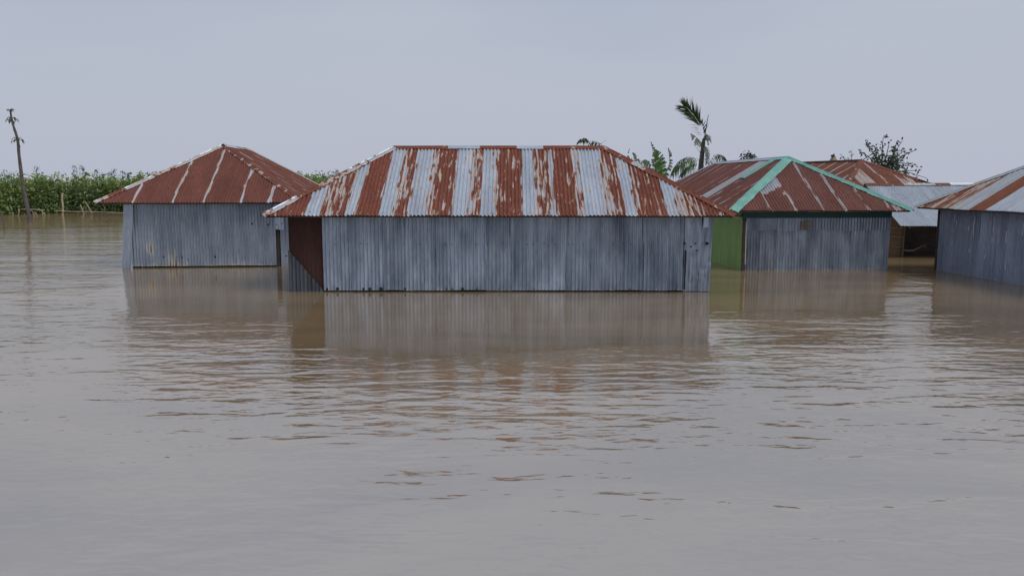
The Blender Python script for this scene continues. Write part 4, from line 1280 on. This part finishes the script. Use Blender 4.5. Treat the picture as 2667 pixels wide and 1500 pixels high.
def palm():
    Y = 32.0
    root, _ = plant_root('palm_tree', (at(1826, 470, Y).x, Y), 'wind torn palm with one upright frond and a bare spike behind the roofs', 'tree')
    st = MB()
    g0 = Vector((root.location.x, Y, -.3))
    tp = [g0, at(1822, 500, Y), at(1826, 432, Y), at(1829, 400, Y), at(1832, 375, Y), at(1833, 362, Y)]
    sp = spline(tp, 24)
    st.tube(sp, [.13 - .075 * (i / 24) + .006 * (i % 2) for i in range(25)], 9)
    build_local(st, 'trunk', M['bark'], root, True)
    rib = MB(); lf = MB()
    frond(lf, rib, [at(1832, 368, Y), at(1828, 340, Y), at(1818, 317, Y), at(1806, 300, Y), at(1790, 282, Y), at(1782, 277, Y)], .72, 72, droop=.05, width=.052, start=.30, spread=.42, jitter=.25)
    frond(lf, rib, [at(1831, 366, Y), at(1832, 350, Y), at(1829, 330, Y), at(1824, 318, Y)], .42, 14, droop=.1, width=.045, start=.4, spread=.5, one=1)
    for k in range(9):
        p = at(1829 - k * 1.2, 352 - k * 3.2, Y)
        lf.leaf(p, Vector((-1, rnd.uniform(-.3, .3), rnd.uniform(-.1, .3))), (0, -1, .2), rnd.uniform(.25, .42), .012, .2, .2)
    f1 = build_local(lf, 'upright_frond', M['palm'], root)
    build_local(rib, 'midrib', M['twig'], f1)
    mb = MB(); mb.tube([at(1835, 366, Y), at(1837, 345, Y), at(1845, 299, Y)], [.03, .022, .010], 6); build_local(mb, 'spike', M['twig'], root)
    m1, rb = MB(), MB()
    banana_leaf(m1, rb, [at(1832, 376, Y), at(1822, 368, Y - .1), at(1810, 357, Y - .2), at(1799, 348, Y - .3)], .40, (.1, -1, .5), tear=.4, lobes=12, left=.35, right=1.0, droop=.5)
    o_ = build_local(m1, 'broad_leaf', M['pale_banana'], root); build_local(rb, 'midrib', M['pale_banana'], o_)
    m1, rb = MB(), MB()
    banana_leaf(m1, rb, [at(1834, 372, Y), at(1841, 352, Y - .1), at(1847, 358, Y - .2), at(1844, 378, Y - .3)], .32, (.3, -1, .2), tear=.6, lobes=10, droop=.9)
    o_ = build_local(m1, 'broad_leaf', M['pale_banana'], root); build_local(rb, 'midrib', M['pale_banana'], o_)
    m1, rb = MB(), MB()
    banana_leaf(m1, rb, [at(1833, 380, Y), at(1840, 388, Y - .1), at(1843, 405, Y - .2), at(1838, 430, Y - .3)], .30, (.5, -1, 0), tear=.5, lobes=12, droop=.5)
    o_ = build_local(m1, 'broad_leaf', M['pale_banana'], root); build_local(rb, 'midrib', M['pale_banana'], o_)
    for nm, pts, ll, mat_, dr in (('drooping_frond', [at(1826, 430, Y), at(1810, 412, Y), at(1790, 408, Y), at(1770, 418, Y - .2), at(1756, 436, Y - .3), at(1750, 452, Y - .4)], .42, 'palm', 1.1),
                               ('drooping_frond', [at(1826, 432, Y), at(1805, 418, Y - .3), at(1785, 421, Y - .5), at(1768, 432, Y - .6), at(1758, 440, Y - .6)], .45, 'banana', 1.0),
                               ('drooping_frond', [at(1836, 432, Y), at(1848, 418, Y + .2), at(1862, 403, Y + .2), at(1876, 402, Y + .2), at(1888, 410, Y + .2), at(1893, 424, Y + .1)], .36, 'sprig', 1.2),
                               ('drooping_frond', [at(1815, 425, Y), at(1795, 432, Y - .5), at(1782, 442, Y - .7), at(1772, 458, Y - .8)], .34, 'palm', 1.0)):
        lf, rib = MB(), MB()
        frond(lf, rib, pts, ll, 24, droop=dr, width=.034, start=.15, spread=.6)
        o_ = build_local(lf, nm, M[mat_], root); build_local(rib, 'midrib', M['twig'], o_)


palm()


def leafy_tree(name, label, base, limbs, leaf_n, leaf_len, seed, matk='treeleaf', cat='tree', trunk_r=.07, spread=.16, cl=4):
    """trunk and limbs given by their end points; twigs and leaves grow off each limb"""
    r2 = random.Random(seed)
    root, _ = plant_root(name, base, label, cat)
    st, lf = MB(), MB()
    g0 = Vector((base[0], base[1], -.3))
    fork = Vector(base[2])
    st.tube(spline([g0, g0.lerp(fork, .5) + Vector((.05, 0, 0)), fork], 8), [trunk_r * (1 - .04 * i) for i in range(9)], 7)
    def clump(p, n, s):
        for _ in range(n):
            d = Vector((r2.gauss(0, 1), r2.gauss(0, 1), r2.gauss(0, .8))).normalized()
            lf.leaf(p + d * r2.uniform(0, s), d + Vector((0, 0, -.2)), (r2.uniform(-.5, .5), -1, .4), leaf_len * r2.uniform(.7, 1.2), leaf_len * r2.uniform(.45, .62), .25, .3)
    for k, (e, dens) in enumerate(limbs):
        e = Vector(e)
        mid = fork.lerp(e, .5) + Vector((r2.uniform(-.1, .1), r2.uniform(-.2, .2), r2.uniform(.0, .18)))
        sp = spline([fork + Vector((0, 0, -.1)), mid, e], 12)
        st.tube(sp, [trunk_r * .45 * (1 - .85 * i / 12) + .004 for i in range(13)], 5)
        for i in range(4, 13):
            if r2.random() < dens:
                q = sp[i] + Vector((r2.gauss(0, spread), r2.gauss(0, spread * 1.5), r2.gauss(0, spread)))
                st.tube([sp[i], q], [.007, .004], 4, False)
                clump(q, r2.randint(max(1, cl - 2), cl), leaf_len * .55)
                clump(sp[i].lerp(q, .5), r2.randint(1, 2), leaf_len * .4)
        clump(e, cl, leaf_len * .5)
    build_local(st, 'trunk', M['twig'], root)
    build_local(lf, 'crown', M[matk], root)


Yt = 36.0
P = lambda u, v, dy=0: at(u, v, Yt + dy)
leafy_tree('leafy_tree', 'sparse small leaved tree rising behind the far rust red roof', (P(2300, 470).x, Yt, P(2300, 452)),
           [(P(2237, 393, .2), .55), (P(2258, 371, -.2), .5), (P(2262, 388), .8), (P(2278, 381, .4), .9), (P(2282, 404, -.3), 1.0), (P(2300, 358, .1), .45), (P(2298, 380, .5), .8), (P(2317, 368, .2), .25),
            (P(2336, 368, -.3), .35), (P(2351, 366, .3), .45), (P(2328, 386, 0), .8), (P(2342, 395, .3), .9), (P(2358, 392, -.2), .5), (P(2388, 390, .1), .4), (P(2345, 415, -.4), 1.0), (P(2320, 408, .4), 1.0), (P(2330, 425, 0), 1.0),
            (P(2362, 425, .2), .8), (P(2358, 440, -.2), .8), (P(2380, 432, .3), .8), (P(2396, 445, .1), .6), (P(2413, 464, 0), .55), (P(2345, 448, .3), .9), (P(2275, 412, -.3), .9), (P(2300, 420, .2), 1.0), (P(2310, 432, -.2), 1.0)],
           0, .155, 5, spread=.10, cl=2)
Yt = 33.0
leafy_tree('shrub', 'low shrub tip showing over the ridge of the teal trimmed roof', (P(1948, 470).x, Yt, P(1948, 430)),
           [(P(1933, 408), .6), (P(1942, 403), .6), (P(1950, 401), .8), (P(1957, 405), .6), (P(1964, 408), .5)], 0, .12, 9, cat='plant', trunk_r=.03, spread=.04, cl=3)
Yt = 35.0
leafy_tree('weed', 'thin wispy weed standing over the ridge of the far rust roof', (P(2215, 470).x, Yt, P(2212, 440)),
           [(P(2188, 402), .08), (P(2192, 410), .2), (P(2216, 393), .12), (P(2222, 402), .2), (P(2210, 412), .2)], 0, .07, 12, cat='plant', trunk_r=.02, spread=.03, cl=3)


# straw stack top behind the far roof
def straw_stack():
    c = at(2170, 440, 37.5)
    root, _ = plant_root('straw_stack', (c.x, 37.5), 'pale straw stack tip with dark peg behind the far rust roof', 'haystack')
    zt_ = at(2170, 405, 37.5).z
    mb = MB()
    n, m = 22, 14
    V = []
    for i in range(m + 1):
        t = i / m
        z = -.3 + (zt_ + .3) * t
        r = (.95 if t < .45 else .95 * (1 - ((t - .45) / .55) ** 1.1) + .05) 
        for k in range(n):
            a_ = 2 * math.pi * k / n
            rr = r * (1 + .12 * mnoise.noise((math.cos(a_) * 2, math.sin(a_) * 2, z * 2)))
            V.append((c.x + rr * math.cos(a_), 37.5 + rr * math.sin(a_), z))
    mb.add(V, [(i * n + k, i * n + (k + 1) % n, (i + 1) * n + (k + 1) % n, (i + 1) * n + k) for i in range(m) for k in range(n)] + [tuple(m * n + k for k in range(n))])
    build_local(mb, 'straw', M['straw'], root)
    mb = MB(); mb.tube([at(2171, 415, 37.5), at(2172, 401, 37.5)], [.07, .03], 6); mb.tube([at(2164, 407, 37.45), at(2173, 405, 37.4)], [.05, .05], 6); build_local(mb, 'peg', M['twig'], root)


straw_stack()
